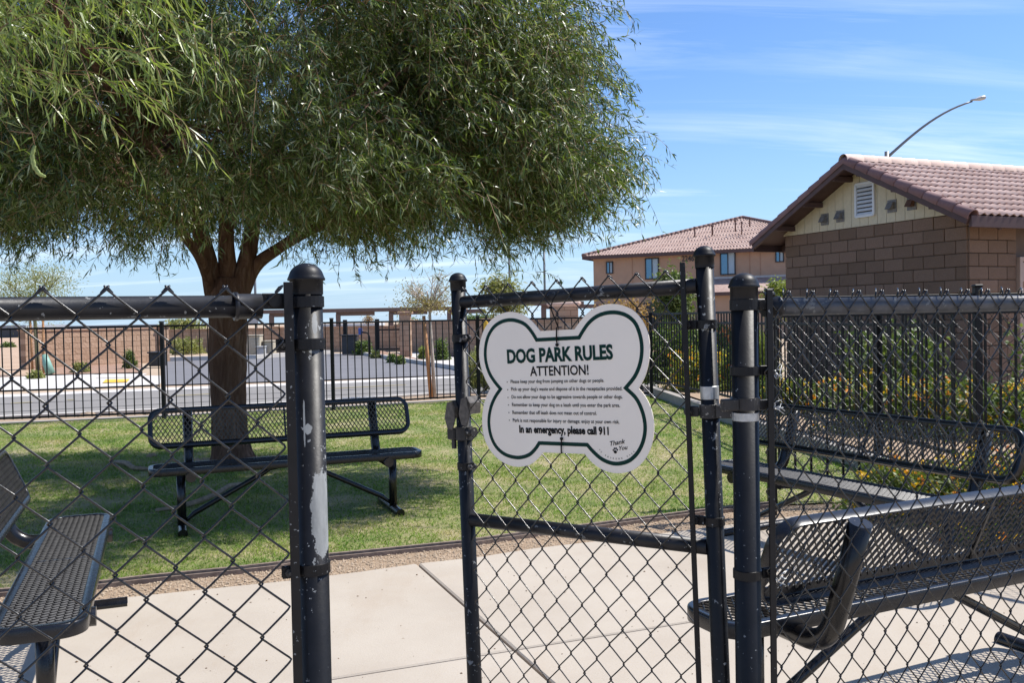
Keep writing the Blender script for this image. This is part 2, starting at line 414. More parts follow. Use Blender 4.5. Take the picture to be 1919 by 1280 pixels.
mb = MB(); mb.tube([(GR * .8, 0, .09), (GW - GR * .8, 0, .09)], .0185, 18); obj('bottom_rail', mb, M['rail'], gate)
v = ray(973, 560); nrm = Vector((-gd.y, gd.x, 0)); t = gorg.dot(nrm) / v.dot(nrm); pkg = (v * t - gorg).dot(gd) + .02
chain_fabric(gate, .010, GW - .028, .075, 1.468, .0800, .0905, pkg, y=-.024, r=.0019, seed=21)
mb = MB(); mb.box((GW - .043, -.030, .775), (.013, .005, 1.42), bev=.001); obj('tension_bar', mb, M['post'], gate)
for z in (1.335, .865, .40): band(gate, GW, 0, GR, z, -1, reach=.036, mat=M['gatepaint'])
for z in (1.325, .955): band(gate, 0, 0, GR, z, 1, reach=.014, mat=M['gatepaint'])
mb = MB(); ring(mb, (GW, 0), GR - .0003, 1.172, .032, .0012); obj('bare_steel_ring', mb, M['galv'], gate)
mb = MB(); ring(mb, (GW, 0), GR, 1.128, .034, .004); mb.box((GW + .046, -.012, 1.128), (.05, .012, .030), bev=.002); mb.box((GW - .038, -.014, 1.128), (.03, .012, .026), bev=.003)
h = obj('hinge', mb, M['latch'], gate)
mb = MB(); mb.tube([(GW - .045, -.032, 1.128), (GW - .045, .02, 1.128)], .0095, 8); obj('bolt', mb, M['latch'], h)
# fork latch on the free upright
mb = MB(); ring(mb, (0, 0), GR, 1.05, .040, .004); mb.box((-.036, -.01, 1.048), (.03, .02, .034), bev=.004); mb.box((-.030, -.012, 1.02), (.012, .012, .03), bev=.002)
mb.tube([(.024, -.012, 1.055), (.046, -.012, 1.055)], .012, 12); mb.tube([(.046, -.012, 1.055), (.049, -.012, 1.055)], .015, 12)
lt = obj('fork_latch', mb, M['latch'], gate)
def leaf_plate(mb, pts, nv, th=.003):
    mb.prism(pts, Vector(nv) * th)
mb = MB()
for sgn, xo, up in ((1, -.034, 0), (1, .020, .012)):
    q = [(0, 0), (.020, -.004), (.030, .03), (.028, .062), (.014, .080), (-.008, .074), (-.014, .03)]
    mb.prism([(xo + x * .9 + z * .12, -.034, 1.066 + up + z) for x, z in q], (0, .004, 0))
    mb.prism([(xo + x * .9 + z * .12, -.034, 1.066 + up + z) for x, z in q[2:5] + [(q[4][0] - .002, q[4][1]), (q[2][0] - .002, q[2][1])]], (0, .05, 0))
obj('latch_fork', mb, simple('dull_grey_metal', (.085, .075, .065), .5, .3, var=.45, scale=90), lt)

# ================================================================== bone sign on the gate
sn = Vector((gd.y, -gd.x, 0)).normalized()                  # towards the camera
so0 = gorg + sn * .040
def SP(zx, zy):                                             # zoomed photo coordinates -> point on the sign face
    v = ray(880 + zx / 3.555, 540 + zy / 3.555); t = (so0 - Vector((0, 0, CAM_H))).dot(sn) / v.dot(sn); return Vector((0, 0, CAM_H)) + v * t
def smooth_path(segs, k=6):
    out = []
    for sg in segs:                                         # each segment is smooth, corners between segments
        n = len(sg)
        for i in range(n - 1):
            p0 = sg[max(i - 1, 0)]; p1 = sg[i]; p2 = sg[i + 1]; p3 = sg[min(i + 2, n - 1)]
            for j in range(k):
                t = j / k
                out.append(tuple(.5 * ((2 * p1[a]) + (-p0[a] + p2[a]) * t + (2 * p0[a] - 5 * p1[a] + 4 * p2[a] - p3[a]) * t * t + (-p0[a] + 3 * p1[a] - 3 * p2[a] + p3[a]) * t ** 3) for a in (0, 1)))
    return out
OUT = [[(468, 288), (430, 240), (382, 195), (322, 166), (262, 160), (200, 176), (142, 216), (96, 282), (70, 370), (66, 460), (84, 550), (112, 618), (140, 668)],
       [(140, 668), (112, 728), (92, 800), (85, 895), (97, 990), (132, 1070), (188, 1135), (255, 1176), (330, 1190), (402, 1175), (450, 1140), (490, 1094)],
       [(490, 1094), (768, 1104)],
       [(768, 1104), (808, 1152), (872, 1202), (948, 1229), (1022, 1231), (1092, 1210), (1150, 1162), (1195, 1090), (1221, 1000), (1226, 900), (1206, 800), (1168, 722), (1125, 668)],
       [(1125, 668), (1166, 590), (1190, 500), (1199, 400), (1187, 305), (1150, 220), (1090, 150), (1012, 115), (932, 107), (860, 122), (792, 163), (742, 218), (700, 276)],
       [(700, 276), (468, 288)]]
BRD = [[(447, 345), (412, 288), (370, 242), (320, 219), (268, 212), (212, 225), (162, 260), (125, 320), (107, 395), (108, 480), (130, 560), (165, 620), (207, 672)],
       [(207, 672), (168, 732), (140, 805), (129, 895), (143, 985), (180, 1060), (240, 1110), (320, 1130), (390, 1115), (432, 1080), (465, 1033)],
       [(465, 1033), (785, 1045)],
       [(785, 1045), (822, 1088), (882, 1140), (950, 1168), (1012, 1168), (1072, 1145), (1125, 1090), (1160, 1010), (1170, 920), (1152, 825), (1110, 735), (1040, 666)],
       [(1040, 666), (1100, 590), (1134, 510), (1148, 420), (1140, 330), (1108, 240), (1056, 188), (990, 164), (920, 164), (852, 186), (798, 228), (758, 282), (730, 330)],
       [(730, 330), (447, 345)]]
sc0 = SP(640, 680)
sign = thing('rules_sign', 'white bone shaped dog park rules sign wired to the gate mesh', 'sign', sc0)
def L3(p): return Vector(p) - sc0
mb = MB(); pts = [L3(SP(*q)) for q in smooth_path(OUT)]
mb.prism(pts, -sn * .0035)
M['signwhite'] = simple('sign_white_face', (.86, .775, .66), .4, var=.03, scale=6, bump=.02, bscale=200)  # cream tint stands in for warm light bounced up from the concrete
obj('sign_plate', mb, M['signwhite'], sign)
def band_poly(path, half, off):
    pts = [L3(SP(*q)) + sn * off for q in path]; n = len(pts); mb = MB(); inn = []; outp = []
    for i in range(n):
        a = pts[i - 1]; b = pts[(i + 1) % n]
        d1 = (pts[i] - a).normalized(); d2 = (b - pts[i]).normalized(); t = (d1 + d2).normalized(); nn_ = t.cross(sn)
        k = 1 / max(.45, math.cos(d1.angle(d2) / 2)) if d1.length and d2.length else 1
        inn.append(pts[i] - nn_ * half * k); outp.append(pts[i] + nn_ * half * k)
    b0 = len(mb.v); mb.v += [tuple(p) for p in inn] + [tuple(p) for p in outp]
    for i in range(n):
        j = (i + 1) % n; mb.face((i, j, n + j, n + i))
    return mb
M['signgreen'] = simple('sign_green_print', (.001, .030, .022), .5, var=.05, spec=.15)
M['signblack'] = simple('sign_black_print', (.005, .005, .006), .5, var=.05, spec=.15)
obj('green_border', band_poly(smooth_path(BRD), .0050, .0006), M['signgreen'], sign)
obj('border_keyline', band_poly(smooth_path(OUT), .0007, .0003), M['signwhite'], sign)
def text_mesh(body, name, mat, bold=0.0, shear=0.0):
    cu = bpy.data.curves.new('text', 'FONT'); cu.body = body; cu.offset = bold; cu.shear = shear; cu.resolution_u = 3
    t = bpy.data.objects.new('text', cu); C.objects.link(t); bpy.context.view_layer.update()
    dg = bpy.context.evaluated_depsgraph_get(); me = bpy.data.meshes.new_from_object(t.evaluated_get(dg))
    bpy.data.objects.remove(t); me.name = name
    me.materials.clear(); me.materials.append(mat); return me
def place_text(parent, body, name, pa, pb, caph, nrm, mat, bold=0, shear=0, off=.0009, base=Vector((0, 0, 0))):
    """pa, pb world baseline ends; caph world cap height; nrm faces the reader"""
    me = text_mesh(body, name, mat, bold, shear)
    xs = [v.co.x for v in me.vertices]; x0, x1 = min(xs), max(xs)
    X = (pb - pa); Wd = X.length; X.normalize(); Z = nrm.normalized(); Y = Z.cross(X).normalized()
    sx = Wd / (x1 - x0); sy = caph / .70
    for v in me.vertices:
        p = pa + X * ((v.co.x - x0) * sx) + Y * (v.co.y * sy) + Z * off - base; v.co = p
    return put(name, me, parent)
PXM = 3.555 * 700.0                                         # zoom pixels per metre on the sign, about
LN = [('DOG PARK RULES', 'heading_text', (253, 499), (958, 470), 90, 'signgreen', .040),
      ('ATTENTION!', 'subheading_text', (405, 585), (795, 576), 64, 'signblack', .018),
      ('Please keep your dog from jumping on other dogs or people.', 'rule_text', (275, 634), (898, 626), 23, 'signblack', .012),
      ("Pick up your dog's waste and dispose of it in the receptacles provided.", 'rule_text', (278, 684), (1019, 681), 24, 'signblack', .012),
      ('Do not allow your dogs to be aggressive towards people or other dogs.', 'rule_text', (281, 736), (1020, 736), 24, 'signblack', .012),
      ('Remember to keep your dog on a leash until you enter the park area.', 'rule_text', (284, 788), (1003, 793), 24, 'signblack', .012),
      ('Remember that off leash does not mean out of control.', 'rule_text', (287, 840), (848, 846), 24, 'signblack', .012),
      ('Park is not responsible for injury or damage; enjoy at your own risk.', 'rule_text', (290, 892), (1000, 904), 24, 'signblack', .012),
      ('In an emergency, please call 911', 'emergency_text', (333, 962), (929, 977), 48, 'signblack', .045),
      ('Thank', 'thank_you_text', (940, 1052), (1040, 1034), 30, 'signblack', .012), ('You', 'thank_you_text', (1000, 1082), (1056, 1074), 28, 'signblack', .012)]
for body, name, a, b, ch, mt, bd in LN:
    hh = (SP(a[0], a[1] - ch) - SP(*a)).length * .55 + (SP(b[0], b[1] - ch) - SP(*b)).length * .45
    place_text(sign, body, name, SP(*a), SP(*b), hh, sn, M[mt], bd, .35 if 'thank' in name else 0, base=sc0)
mb = MB()
for q in ((252, 626), (255, 677), (257, 729), (260, 779), (263, 830), (266, 881)):
    c = L3(SP(*q)) + sn * .0009; u = gd; mb.poly([c + u * math.cos(a) * .0016 + Vector((0, 0, 1)) * math.sin(a) * .0017 for a in [i * math.pi / 5 for i in range(10)]])
obj('bullet_points', mb, M['signblack'], sign)
mb = MB()
for (x, y, rx, ry) in ((972, 1092, 12, 10), (958, 1080, 5, 6), (966, 1070, 5, 7), (977, 1069, 5, 7), (986, 1078, 5, 6)):
    c = L3(SP(x, y)) + sn * .0009; mb.poly([c + gd * math.cos(a) * rx / PXM + Vector((0, 0, 1)) * math.sin(a) * ry / PXM for a in [i * math.pi / 7 for i in range(14)]])
obj('paw_print', mb, M['signblack'], sign)
arc = 'TO REORDER CALL'
for k, ch in enumerate(arc):
    if ch == ' ': continue
    t = k / (len(arc) - 1); a = R(215 + t * 105)
    qx, qy = 985 + 148 * math.cos(a), 1000 - 142 * math.sin(a); tx, ty = -math.sin(a), -math.cos(a)
    place_text(sign, ch, 'small_print', SP(qx - tx * 3.6, qy - ty * 3.6), SP(qx + tx * 3.6, qy + ty * 3.6), 8.5 / PXM, sn, M['signblack'], .02, base=sc0)
for (za, zb, zc) in (((585, 262), (584, 330), (588, 378)), ((617, 1098), (616, 1050), (618, 1003))):
    mb = MB(); a, b, c = [L3(SP(*q)) for q in (za, zb, zc)]
    mb.tube([a - sn * .02, a + sn * .004, b + sn * .004, c + sn * .004, c + sn * .001, c - sn * .01], .0019, 8)
    mb.tube([c + sn * .002, c + sn * .006], .0042, 10); obj('cable_tie', mb, M['signblack'], sign)
# tie from the top of the gate mesh down to the sign
mb = MB(); v0 = L3(SP(548, 130)); mb.tube([L3(SP(600, 20)) + sn * .004, L3(SP(575, 70)) + sn * .012, v0 + sn * .006, L3(SP(585, 262)) - sn * .004], .0018, 6); mb.box(v0 + sn * .006, (.009, .007, .007), bev=.001)
obj('cable_tie', mb, M['signblack'], sign)
# ================================================================== benches
BL, BW = 1.83, .285
def rrect(L, W, r, k=8):
    pts = []
    for cx_, cy_, a0 in ((L / 2 - r, W / 2 - r, 0), (-L / 2 + r, W / 2 - r, 90), (-L / 2 + r, -W / 2 + r, 180), (L / 2 - r, -W / 2 + r, 270)):
        for i in range(k + 1):
            a = R(a0 + 90 * i / k); pts.append((cx_ + r * math.cos(a), cy_ + r * math.sin(a), math.cos(a), math.sin(a)))
    return pts
def rim_mesh(r):
    prof = [(0, -.006), (-.002, -.002), (-.006, 0), (-.030, 0), (-.0325, -.004), (-.030, -.007), (-.008, -.007), (-.005, -.012), (-.005, -.046), (-.001, -.047), (0, -.045)]
    pts = rrect(BL, BW, r); mb = MB(); n = len(prof)
    for (x, y, nx, ny) in pts:
        for (o, z) in prof: mb.v.append((x + nx * o, y + ny * o, z))
    N = len(pts)
    for i in range(N):
        j = (i + 1) % N
        for k in range(n):
            q = (k + 1) % n; mb.face((i * n + k, i * n + q, j * n + q, j * n + k), 0, True)
    return mb
def lattice_mesh(cw, ch, r, sw=.0048, th=.0042):
    """expanded metal: diamond strands inside a rounded rectangle, in the plane z=-.006"""
    L, W = BL - .05, BW - .05; nx = int(L / cw); ny = int(W / ch); cw = L / nx; ch = W / ny
    V = []; Fc = []
    def inside(x, y):
        dx, dy = abs(x) - (L / 2 - r), abs(y) - (W / 2 - r)
        return not (dx > 0 and dy > 0 and dx * dx + dy * dy > (r + .004) ** 2)
    for j in range(ny * 2):
        for i in range(nx * 2 + 1):
            if (i + j) % 2: continue
            x0 = -L / 2 + i * cw / 2; y0 = -W / 2 + j * ch / 2
            for s in (-1, 1):
                x1 = x0 + s * cw / 2; y1 = y0 + ch / 2
                if abs(x1) > L / 2 + .001: continue
                if not inside((x0 + x1) / 2, (y0 + y1) / 2): continue
                d = Vector((x1 - x0, y1 - y0, 0)); d.normalize(); p = Vector((-d.y, d.x, 0)) * sw / 2
                tl = .0016 * s
                b = len(V)
                for (q, e) in (((x0, y0), -1), ((x1, y1), 1)):
                    c = Vector((q[0], q[1], -.0065)) + d * e * .0012
                    for (sg, zz_) in ((-1, -th / 2), (1, -th / 2), (1, th / 2), (-1, th / 2)):
                        V.append(tuple(c + p * sg + Vector((0, 0, zz_ + tl * sg))))
                Fc += [(b, b + 1, b + 5, b + 4), (b + 1, b + 2, b + 6, b + 5), (b + 2, b + 3, b + 7, b + 6), (b + 3, b, b + 4, b + 7)]
    return npmesh('expanded_mesh', V, Fc, M['meshcoat'])
def make_bench():
    t = thing('park_bench', '', 'bench')
    rim = rim_mesh(.085); seat_me = rim.mesh('rim', M['coat']); lat = lattice_mesh(.029, .040, .075)
    s = put('seat', seat_me, t, (0, 0, .445)); put('seat_mesh', lat, s)
    ang = math.atan2(.27, .115)
    b = put('backrest', seat_me, t, (0, .262, .675), (ang, 0, 0)); put('backrest_mesh', lat, b)
    ctr = MB(); ctr.box((0, 0, -.010), (.012, BW - .03, .012), bev=.002)
    cm = ctr.mesh('stiffener', M['coat'])
    for par in (s, b): put('stiffener', cm, par)
    # J shaped support tube: along under the seat then up behind the backrest
    pts = [(0, -.155, .355), (0, .17, .355)]
    c = (.17, .475); rad = .12
    for i in range(1, 9):
        a = R(-90 + i * 72 / 8); pts.append((0, c[0] + rad * math.cos(a), c[1] + rad * math.sin(a)))
    e = pts[-1]; pts += [(0, e[1] + .036, e[2] + .10), (0, e[1] + .105, .752)]
    J = MB(); J.tube(pts, .033, 20); jm = J.mesh('support_tube', M['tubepaint'])
    lg = MB(); lg.tube([(0, 0, .03), (0, 0, .40)], .029, 18); lm = lg.mesh('leg', M['tubepaint'])
    ft = MB(); ft.tube([(0, -.21, .031), (0, .39, .031)], .030, 18, cap=False); ft.tube([(0, -.200, .031), (0, .38, .031)], .026, 18)
    fm = ft.mesh('foot', M['tubepaint'])
    br = MB(); br.tube([(0, 0, .075), (-.02, 0, .09), (-.055, 0, .12), (-.50, 0, .350), (-.55, 0, .378), (-.60, 0, .384)], .0175, 12, rs=[.012, .013, .0175, .0175, .013, .012]); bm = br.mesh('brace', M['tubepaint'])
    for sx in (-1, 1):
        put('support_tube', jm, t, (sx * .655, 0, .028)); put('leg', lm, t, (sx * .715, 0, 0)); put('foot', fm, t, (sx * .715, 0, 0))
        q = put('brace', bm, t, (sx * .69, 0, 0)); q.scale = (sx, 1, 1)
    return t
BG = 'expanded metal park benches'
bench = make_bench()
def bench_at(o, front_l, front_r, label):
    """front_l/front_r: world ends of the seat's front edge as seen by a sitter's audience (left, right)"""
    d = (front_r - front_l); d.z = 0; d.normalize(); n = Vector((-d.y, d.x, 0))
    c = (front_l + front_r) / 2 + n * (BW / 2); o.location = (c.x, c.y, 0); o.rotation_euler[2] = math.atan2(d.y, d.x)
    tag(o, label, 'bench', BG)
others = [copy_tree(bench) for _ in range(3)]
bench_at(bench, Vector((-2.33, 5.86, 0)), Vector((-.655, 6.50, 0)), 'black mesh bench on the grass in front of the thick tree trunk')
# right foreground: seen from behind, its rear edge nearest
dA = Vector((.905, .425, 0)).normalized(); nA = Vector((-dA.y, dA.x, 0)); rl = Vector((.640, 2.705, 0))
bench_at(others[0], rl + dA * BL + nA * BW, rl + nA * BW, 'nearest black mesh bench at right, seen from behind with its bent support tube')
bench_at(others[1], Vector((1.20, 5.78, 0)), Vector((2.055, 4.165, 0)), 'black mesh bench at right facing the gate, standing before the yellow flowers')
bench_at(others[2], Vector((-1.37, 2.90, 0)), Vector((-2.02, 4.57, 0)), 'black mesh bench at far left, its seat running away along the concrete edge')

# ================================================================== ground
def blend_ground(name, cols, sc=3, rough=.9, bump=.5, bscale=60, dist=.01, fine=None):
    n = NT(name); v = n.coord('World'); f = n.noise(v, sc, 6, .6)
    c = n.ramp(f, cols)
    if fine:
        g = n.noise(v, fine[0], 3, .7); c = n.mix(n.math('MULTIPLY_ADD', g, 3.0, -1.15, clamp=True), c, fine[1])
    n.set('Base Color', c); n.set('Roughness', rough); n.set('Specular IOR Level', .25)
    n.bump(n.noise(v, bscale, 5, .7), bump, dist); return n.mat
M['desert'] = blend_ground('desert_soil', [(.3, (.36, .27, .19)), (.7, (.46, .36, .26))], .2, bscale=12, dist=.03)
def concrete():
    n = NT('concrete'); v = n.coord('World')
    c = n.ramp(n.noise(v, 1.3, 6, .6), [(.25, (.355, .305, .25)), (.5, (.41, .36, .30)), (.8, (.46, .41, .345))])
    c = n.mix(n.math('MULTIPLY_ADD', n.noise(v, 14, 6, .7), .5, -.1, clamp=True), c, (.40, .35, .29))
    c = n.mix(n.math('MULTIPLY_ADD', n.noise(n.coord('World', (1, 1, 1), (0, 0, .3)), .55, 7, .65), 3.2, -1.75, clamp=True), c, (.37, .30, .235))
    c = n.mix(n.math('MULTIPLY', n.math('GREATER_THAN', n.noise(v, 130, 2, .5), .70), .5), c, (.24, .19, .14))
    sp = n.math('LESS_THAN', n.vor(v, 9), n.math('MULTIPLY_ADD', n.noise(v, 4, 2), .12, -.02))
    c = n.mix(n.math('MULTIPLY', sp, .55), c, (.17, .13, .09))
    st = n.noise(n.coord('World', (1, .35, 1), (0, 0, .5)), 3.2, 5, .7)
    c = n.mix(n.math('MULTIPLY_ADD', st, 1.6, -.85, clamp=True), c, (.34, .265, .195))
    n.set('Base Color', c); n.set('Roughness', .88); n.set('Specular IOR Level', .25)
    n.bump(n.math('ADD', n.noise(v, 90, 5, .7), n.math('MULTIPLY', n.noise(v, 6, 3), .6)), .35, .004); return n.mat
M['concrete'] = concrete()
M['gravel'] = blend_ground('decomposed_granite', [(.3, (.34, .25, .17)), (.55, (.44, .33, .23)), (.75, (.50, .395, .29))], 5, bscale=110, bump=.9, dist=.012, fine=(60, (.26, .18, .12)))
def turf():
    n = NT('turf_soil'); v = n.coord('World')
    c = n.ramp(n.noise(v, 1.6, 6, .65), [(.30, (.10, .16, .03)), (.44, (.18, .22, .06)), (.55, (.32, .29, .14)), (.67, (.44, .37, .24))])
    c = n.mix(n.math('MULTIPLY_ADD', n.noise(v, 45, 4, .7), 2.2, -.8, clamp=True), c, (.24, .21, .10))
    n.set('Base Color', c); n.set('Roughness', .95); n.bump(n.noise(v, 80, 4, .7), .8, .015); return n.mat
M['turf'] = turf()
mb = MB(); mb.poly([(-1500, -60, -.06), (1500, -60, -.06), (1500, 2600, -.06), (-1500, 2600, -.06)])
struct('ground', mb, M['desert'])
EDGE = [P(*q) for q in ((-420, 1130), (-150, 1122), (0, 1117), (190, 1101), (263, 1092), (435, 1075), (515, 1066), (618, 1049), (680, 1043), (866, 1024), (1020, 1002), (1120, 990), (1300, 966), (1452, 949))]
CON = [P(*q) for q in ((-500, 1200), (-150, 1165), (0, 1150), (252, 1126), (435, 1107), (545, 1096), (680, 1079), (783, 1064), (893, 1052), (1000, 1035), (1120, 1021), (1240, 1006), (1400, 985), (1560, 964))]
BACK = [P(*q) for q in ((-700, 834), (-300, 813), (0, 797), (300, 783), (620, 766), (850, 753), (1212, 744))]
CURB = [Vector((2.43, 16.2, 0)), Vector((2.70, 12.3, 0)), Vector((2.95, 9.4, 0)), Vector((3.20, 6.75, 0))]
# gravel strip sheet under the edging
mb = MB(); a = [(p.x, p.y + .12, .0) for p in EDGE]; b = [(p.x, p.y - .15, .0) for p in CON]
mb.poly([(-9, 1.0, -.004), (9, 1.0, -.004), (9, 7.2, -.004), (3.2, 7.2, -.004), (1.6, 6.9, -.004), (-9, 6.2, -.004)]); struct('gravel_strip', mb, M['gravel'])
mb = MB(); g = [(p.x, p.y, .008) for p in EDGE] + [(3.19, 6.72, .008)] + [(p.x, p.y, .008) for p in CURB[::-1]] + [(p.x, p.y, .008) for p in BACK[::-1]]
mb.poly(g); struct('lawn', mb, M['turf'])
# edging board along the lawn
M['edging'] = simple('edging_board', (.20, .15, .12), .8, var=.3, scale=30, kind='World', bump=.3)
def strip_wall(name, pts, w, z0, z1, mat, parent=None, kind='structure', label=None):
    mb = MB(); n = len(pts); off = []
    for i, p in enumerate(pts):
        a = pts[max(i - 1, 0)]; b = pts[min(i + 1, n - 1)]; d = (b - a); d.z = 0; d.normalize(); off.append(Vector((-d.y, d.x, 0)) * w)
    for p, o in zip(pts, off):
        for (k, z) in ((0, z0), (0, z1), (1, z1), (1, z0)): mb.v.append((p.x + o.x * k, p.y + o.y * k, z))
    for i in range(n - 1):
        for k in range(4):
            q = (k + 1) % 4; mb.face((i * 4 + k, (i + 1) * 4 + k, (i + 1) * 4 + q, i * 4 + q))
    mb.face((0, 1, 2, 3)); mb.face([(n - 1) * 4 + k for k in (3, 2, 1, 0)])
    o = obj(name, mb, mat, parent)
    if kind: o['kind'] = kind
    return o
strip_wall('edging_board', EDGE, .022, -.05, .034, M['edging'])
strip_wall('edging_board', [p - Vector((0, .028, 0)) for p in EDGE], .014, -.05, .022, M['edging'])
# concrete slabs, each its own piece: joint line from (780,1065) to (1020,1280)
ja, jb = P(783, 1064), P(1022, 1280); jd = (jb - ja).normalized(); jn = Vector((-jd.y, jd.x, 0))
ha, hb = P(908, 1237), P(1310, 1172); hd = (hb - ha).normalized()
def isect(p, d, q, e):
    den = d.x * e.y - d.y * e.x; t = ((q.x - p.x) * e.y - (q.y - p.y) * e.x) / den; return p + d * t
if jn.x > 0: jn = -jn                                       # towards the left
def slab(pts, name='concrete_slab', z=.0):
    mb = MB(); n = len(pts); c = sum(pts, Vector()) / n; e = .006
    top = [(p.x, p.y, .016 + z) for p in pts]; low = [(p.x, p.y, -.08) for p in pts]
    inn = []
    for p in pts:
        d = (c - p).normalized() * .010; inn.append((p.x + d.x, p.y + d.y, .022 + z))
    mb.v = low + top + inn; mb.face(range(2 * n, 3 * n))
    for i in range(n):
        j = (i + 1) % n; mb.face((i, j, n + j, n + i)); mb.face((n + i, n + j, 2 * n + j, 2 * n + i))
    return obj(name, mb, M['concrete'], pav)
pav = put('pavement', None); pav['kind'] = 'structure'
gap = .007
far_l = [p for p in CON if p.x < ja.x - .02]; far_r = [p for p in CON if p.x > ja.x + .02]
hx = isect(ja, jd, ha, hd); h2 = hx + hd * 3.2; h0 = hx - hd * 2.6; h00 = hx - hd * 7.5
bot = isect(ja, jd, Vector((0, -.6, 0)), Vector((1, 0, 0)))
jf = ja + jd * .0
def cut(l, p0, p1): return l
slab([jf + jn * gap] + [p for p in far_l[::-1] if p.x > -3.1] + [Vector((-3.1, 4.5, 0)), h0 + jn * 0 + Vector((0, gap, 0)), hx + jn * gap + jd * -gap])
slab([h0 + Vector((-.5, 4.6 - h0.y, 0)), Vector((-6.6, 4.2, 0)), h00 + Vector((0, .01, 0)), h0 + Vector((-.012, gap, 0))])
slab([hx + jn * gap + jd * gap, h0 - Vector((0, gap, 0)), h0 + jd * 4 - Vector((0, 0, 0)), bot + jn * gap])
slab([h0 - Vector((.014, gap, 0)), h00 - Vector((0, gap, 0)), h00 + jd * 4, h0 + jd * 4 - Vector((.014, 0, 0))])
slab([jf - jn * gap] + far_r + [Vector((3.3, 6.0, 0)), h2 + Vector((.7, .75, 0)), h2 + Vector((0, gap, 0)), hx - jn * gap - jd * gap])
slab([hx - jn * gap + jd * gap, bot - jn * gap, bot + Vector((4.5, 0, 0)), h2 - Vector((0, gap, 0))])
mb = MB(); mb.poly([ja + jn * .012 + Vector((0, 0, .004)), ja - jn * .012 + Vector((0, 0, .004)), bot - jn * .012 + Vector((0, 0, .004)), bot + jn * .012 + Vector((0, 0, .004))])
struct('joint_sand', mb, M['edging'])
# loose granite stones and leaf litter
def scatter_stones(name, inside, n, smin, smax, mat, z=0, box=(-6, 3, 3, 7)):
    ico = np.array([(1, 0, 0), (-1, 0, 0), (0, 1, 0), (0, -1, 0), (0, 0, 1), (0, 0, -.4)], dtype=float)
    fc = np.array([(0, 2, 4), (2, 1, 4), (1, 3, 4), (3, 0, 4), (2, 0, 5), (1, 2, 5), (3, 1, 5), (0, 3, 5)])
    x = RNG.uniform(box[0], box[1], n); y = RNG.uniform(box[2], box[3], n); k = inside(x, y); x, y = x[k], y[k]; m = len(x)
    s = RNG.uniform(smin, smax, m) * RNG.uniform(.4, 1, m); a = RNG.uniform(0, 6.28, m)
    v = ico[None] * (s[:, None, None] * RNG.uniform(.6, 1.3, (m, 6, 3)))
    ca, sa = np.cos(a)[:, None], np.sin(a)[:, None]
    vx = v[:, :, 0] * ca - v[:, :, 1] * sa + x[:, None]; vy = v[:, :, 0] * sa + v[:, :, 1] * ca + y[:, None]; vz = v[:, :, 2] * .6 + z + .001
    V = np.stack([vx, vy, vz], -1).reshape(-1, 3); Fc = (fc[None] + (np.arange(m) * 6)[:, None, None]).reshape(-1, 3)
    o = put(name, npmesh(name, V, Fc, mat)); o['kind'] = 'stuff'; return o
ex = np.array([p.x for p in EDGE]); ey = np.array([p.y for p in EDGE]); cxx = np.array([p.x for p in CON]); cyy = np.array([p.y for p in CON])
M['stone'] = simple('granite_grit', (.40, .31, .22), .9, var=.35, scale=40, kind='World')
tag(scatter_stones('gravel', lambda x, y: (y < np.interp(x, ex, ey) - .03) & (y > np.interp(x, cxx, cyy) - .04), 90000, .003, .010, M['stone'], box=(-3.5, 2.6, 4.2, 6.8)), 'tan granite grit in the strip between the lawn edging and the concrete', 'gravel', kind='stuff')
M['leaflitter'] = simple('dry_leaf_litter', (.14, .085, .045), .9, var=.4, scale=20, kind='World')
tag(scatter_stones('leaf_litter', lambda x, y: (RNG.uniform(0, 1, len(x)) < .8) & (y < np.interp(x, cxx, cyy)), 900, .002, .008, M['leaflitter'], z=.022, box=(-3, 3, 2.0, 6.0)), 'scattered dry brown bits on the pale concrete', 'leaf litter', kind='stuff')
# grass blades
def in_lawn(x, y):
    bx = np.array([p.x for p in BACK]); by = np.array([p.y for p in BACK])
    k = np.argsort(bx); lim = np.interp(y, [p.y for p in CURB[::-1]], [p.x for p in CURB[::-1]])
    return (y > np.interp(x, ex, ey) + .03) & (y < np.interp(x, bx[k], by[k]) - .02) & (x < lim - .03)
def grass(n, box, h0, h1, wd):
    x = RNG.uniform(box[0], box[1], n); u = RNG.uniform(0, 1, n)
    y = box[2] * (box[3] / box[2]) ** u; k = in_lawn(x, y) & (np.abs(x) < y * .72 + .8) & (np.sin(x * 1.9 + 3 * np.sin(y * .8)) * np.sin(y * 2.3 + 2 * np.sin(x * 1.1)) + RNG.uniform(-.5, .5, n) < .85); x, y = x[k], y[k]; m = len(x)
    pat = .5 + .5 * np.sin(x * 2.3 + 1.7 * np.sin(y * 1.3)) * np.sin(y * 2.9 + 1.1 * np.sin(x * 3.1))
    h = RNG.uniform(h0, h1, m) * (.55 + .6 * pat); a = RNG.uniform(0, 6.28, m); wv = wd * RNG.uniform(.7, 1.4, m) * (.6 + y * .07)
    tx, ty = RNG.normal(0, 1.1, m) * h, RNG.normal(0, 1.1, m) * h
    b1 = np.stack([x - np.cos(a) * wv, y - np.sin(a) * wv, np.full(m, .006)], -1); b2 = np.stack([x + np.cos(a) * wv, y + np.sin(a) * wv, np.full(m, .006)], -1)
    t = np.stack([x + tx, y + ty, h + .008], -1)
    V = np.stack([b1, b2, t], 1).reshape(-1, 3); return V, np.arange(m * 3).reshape(-1, 3)
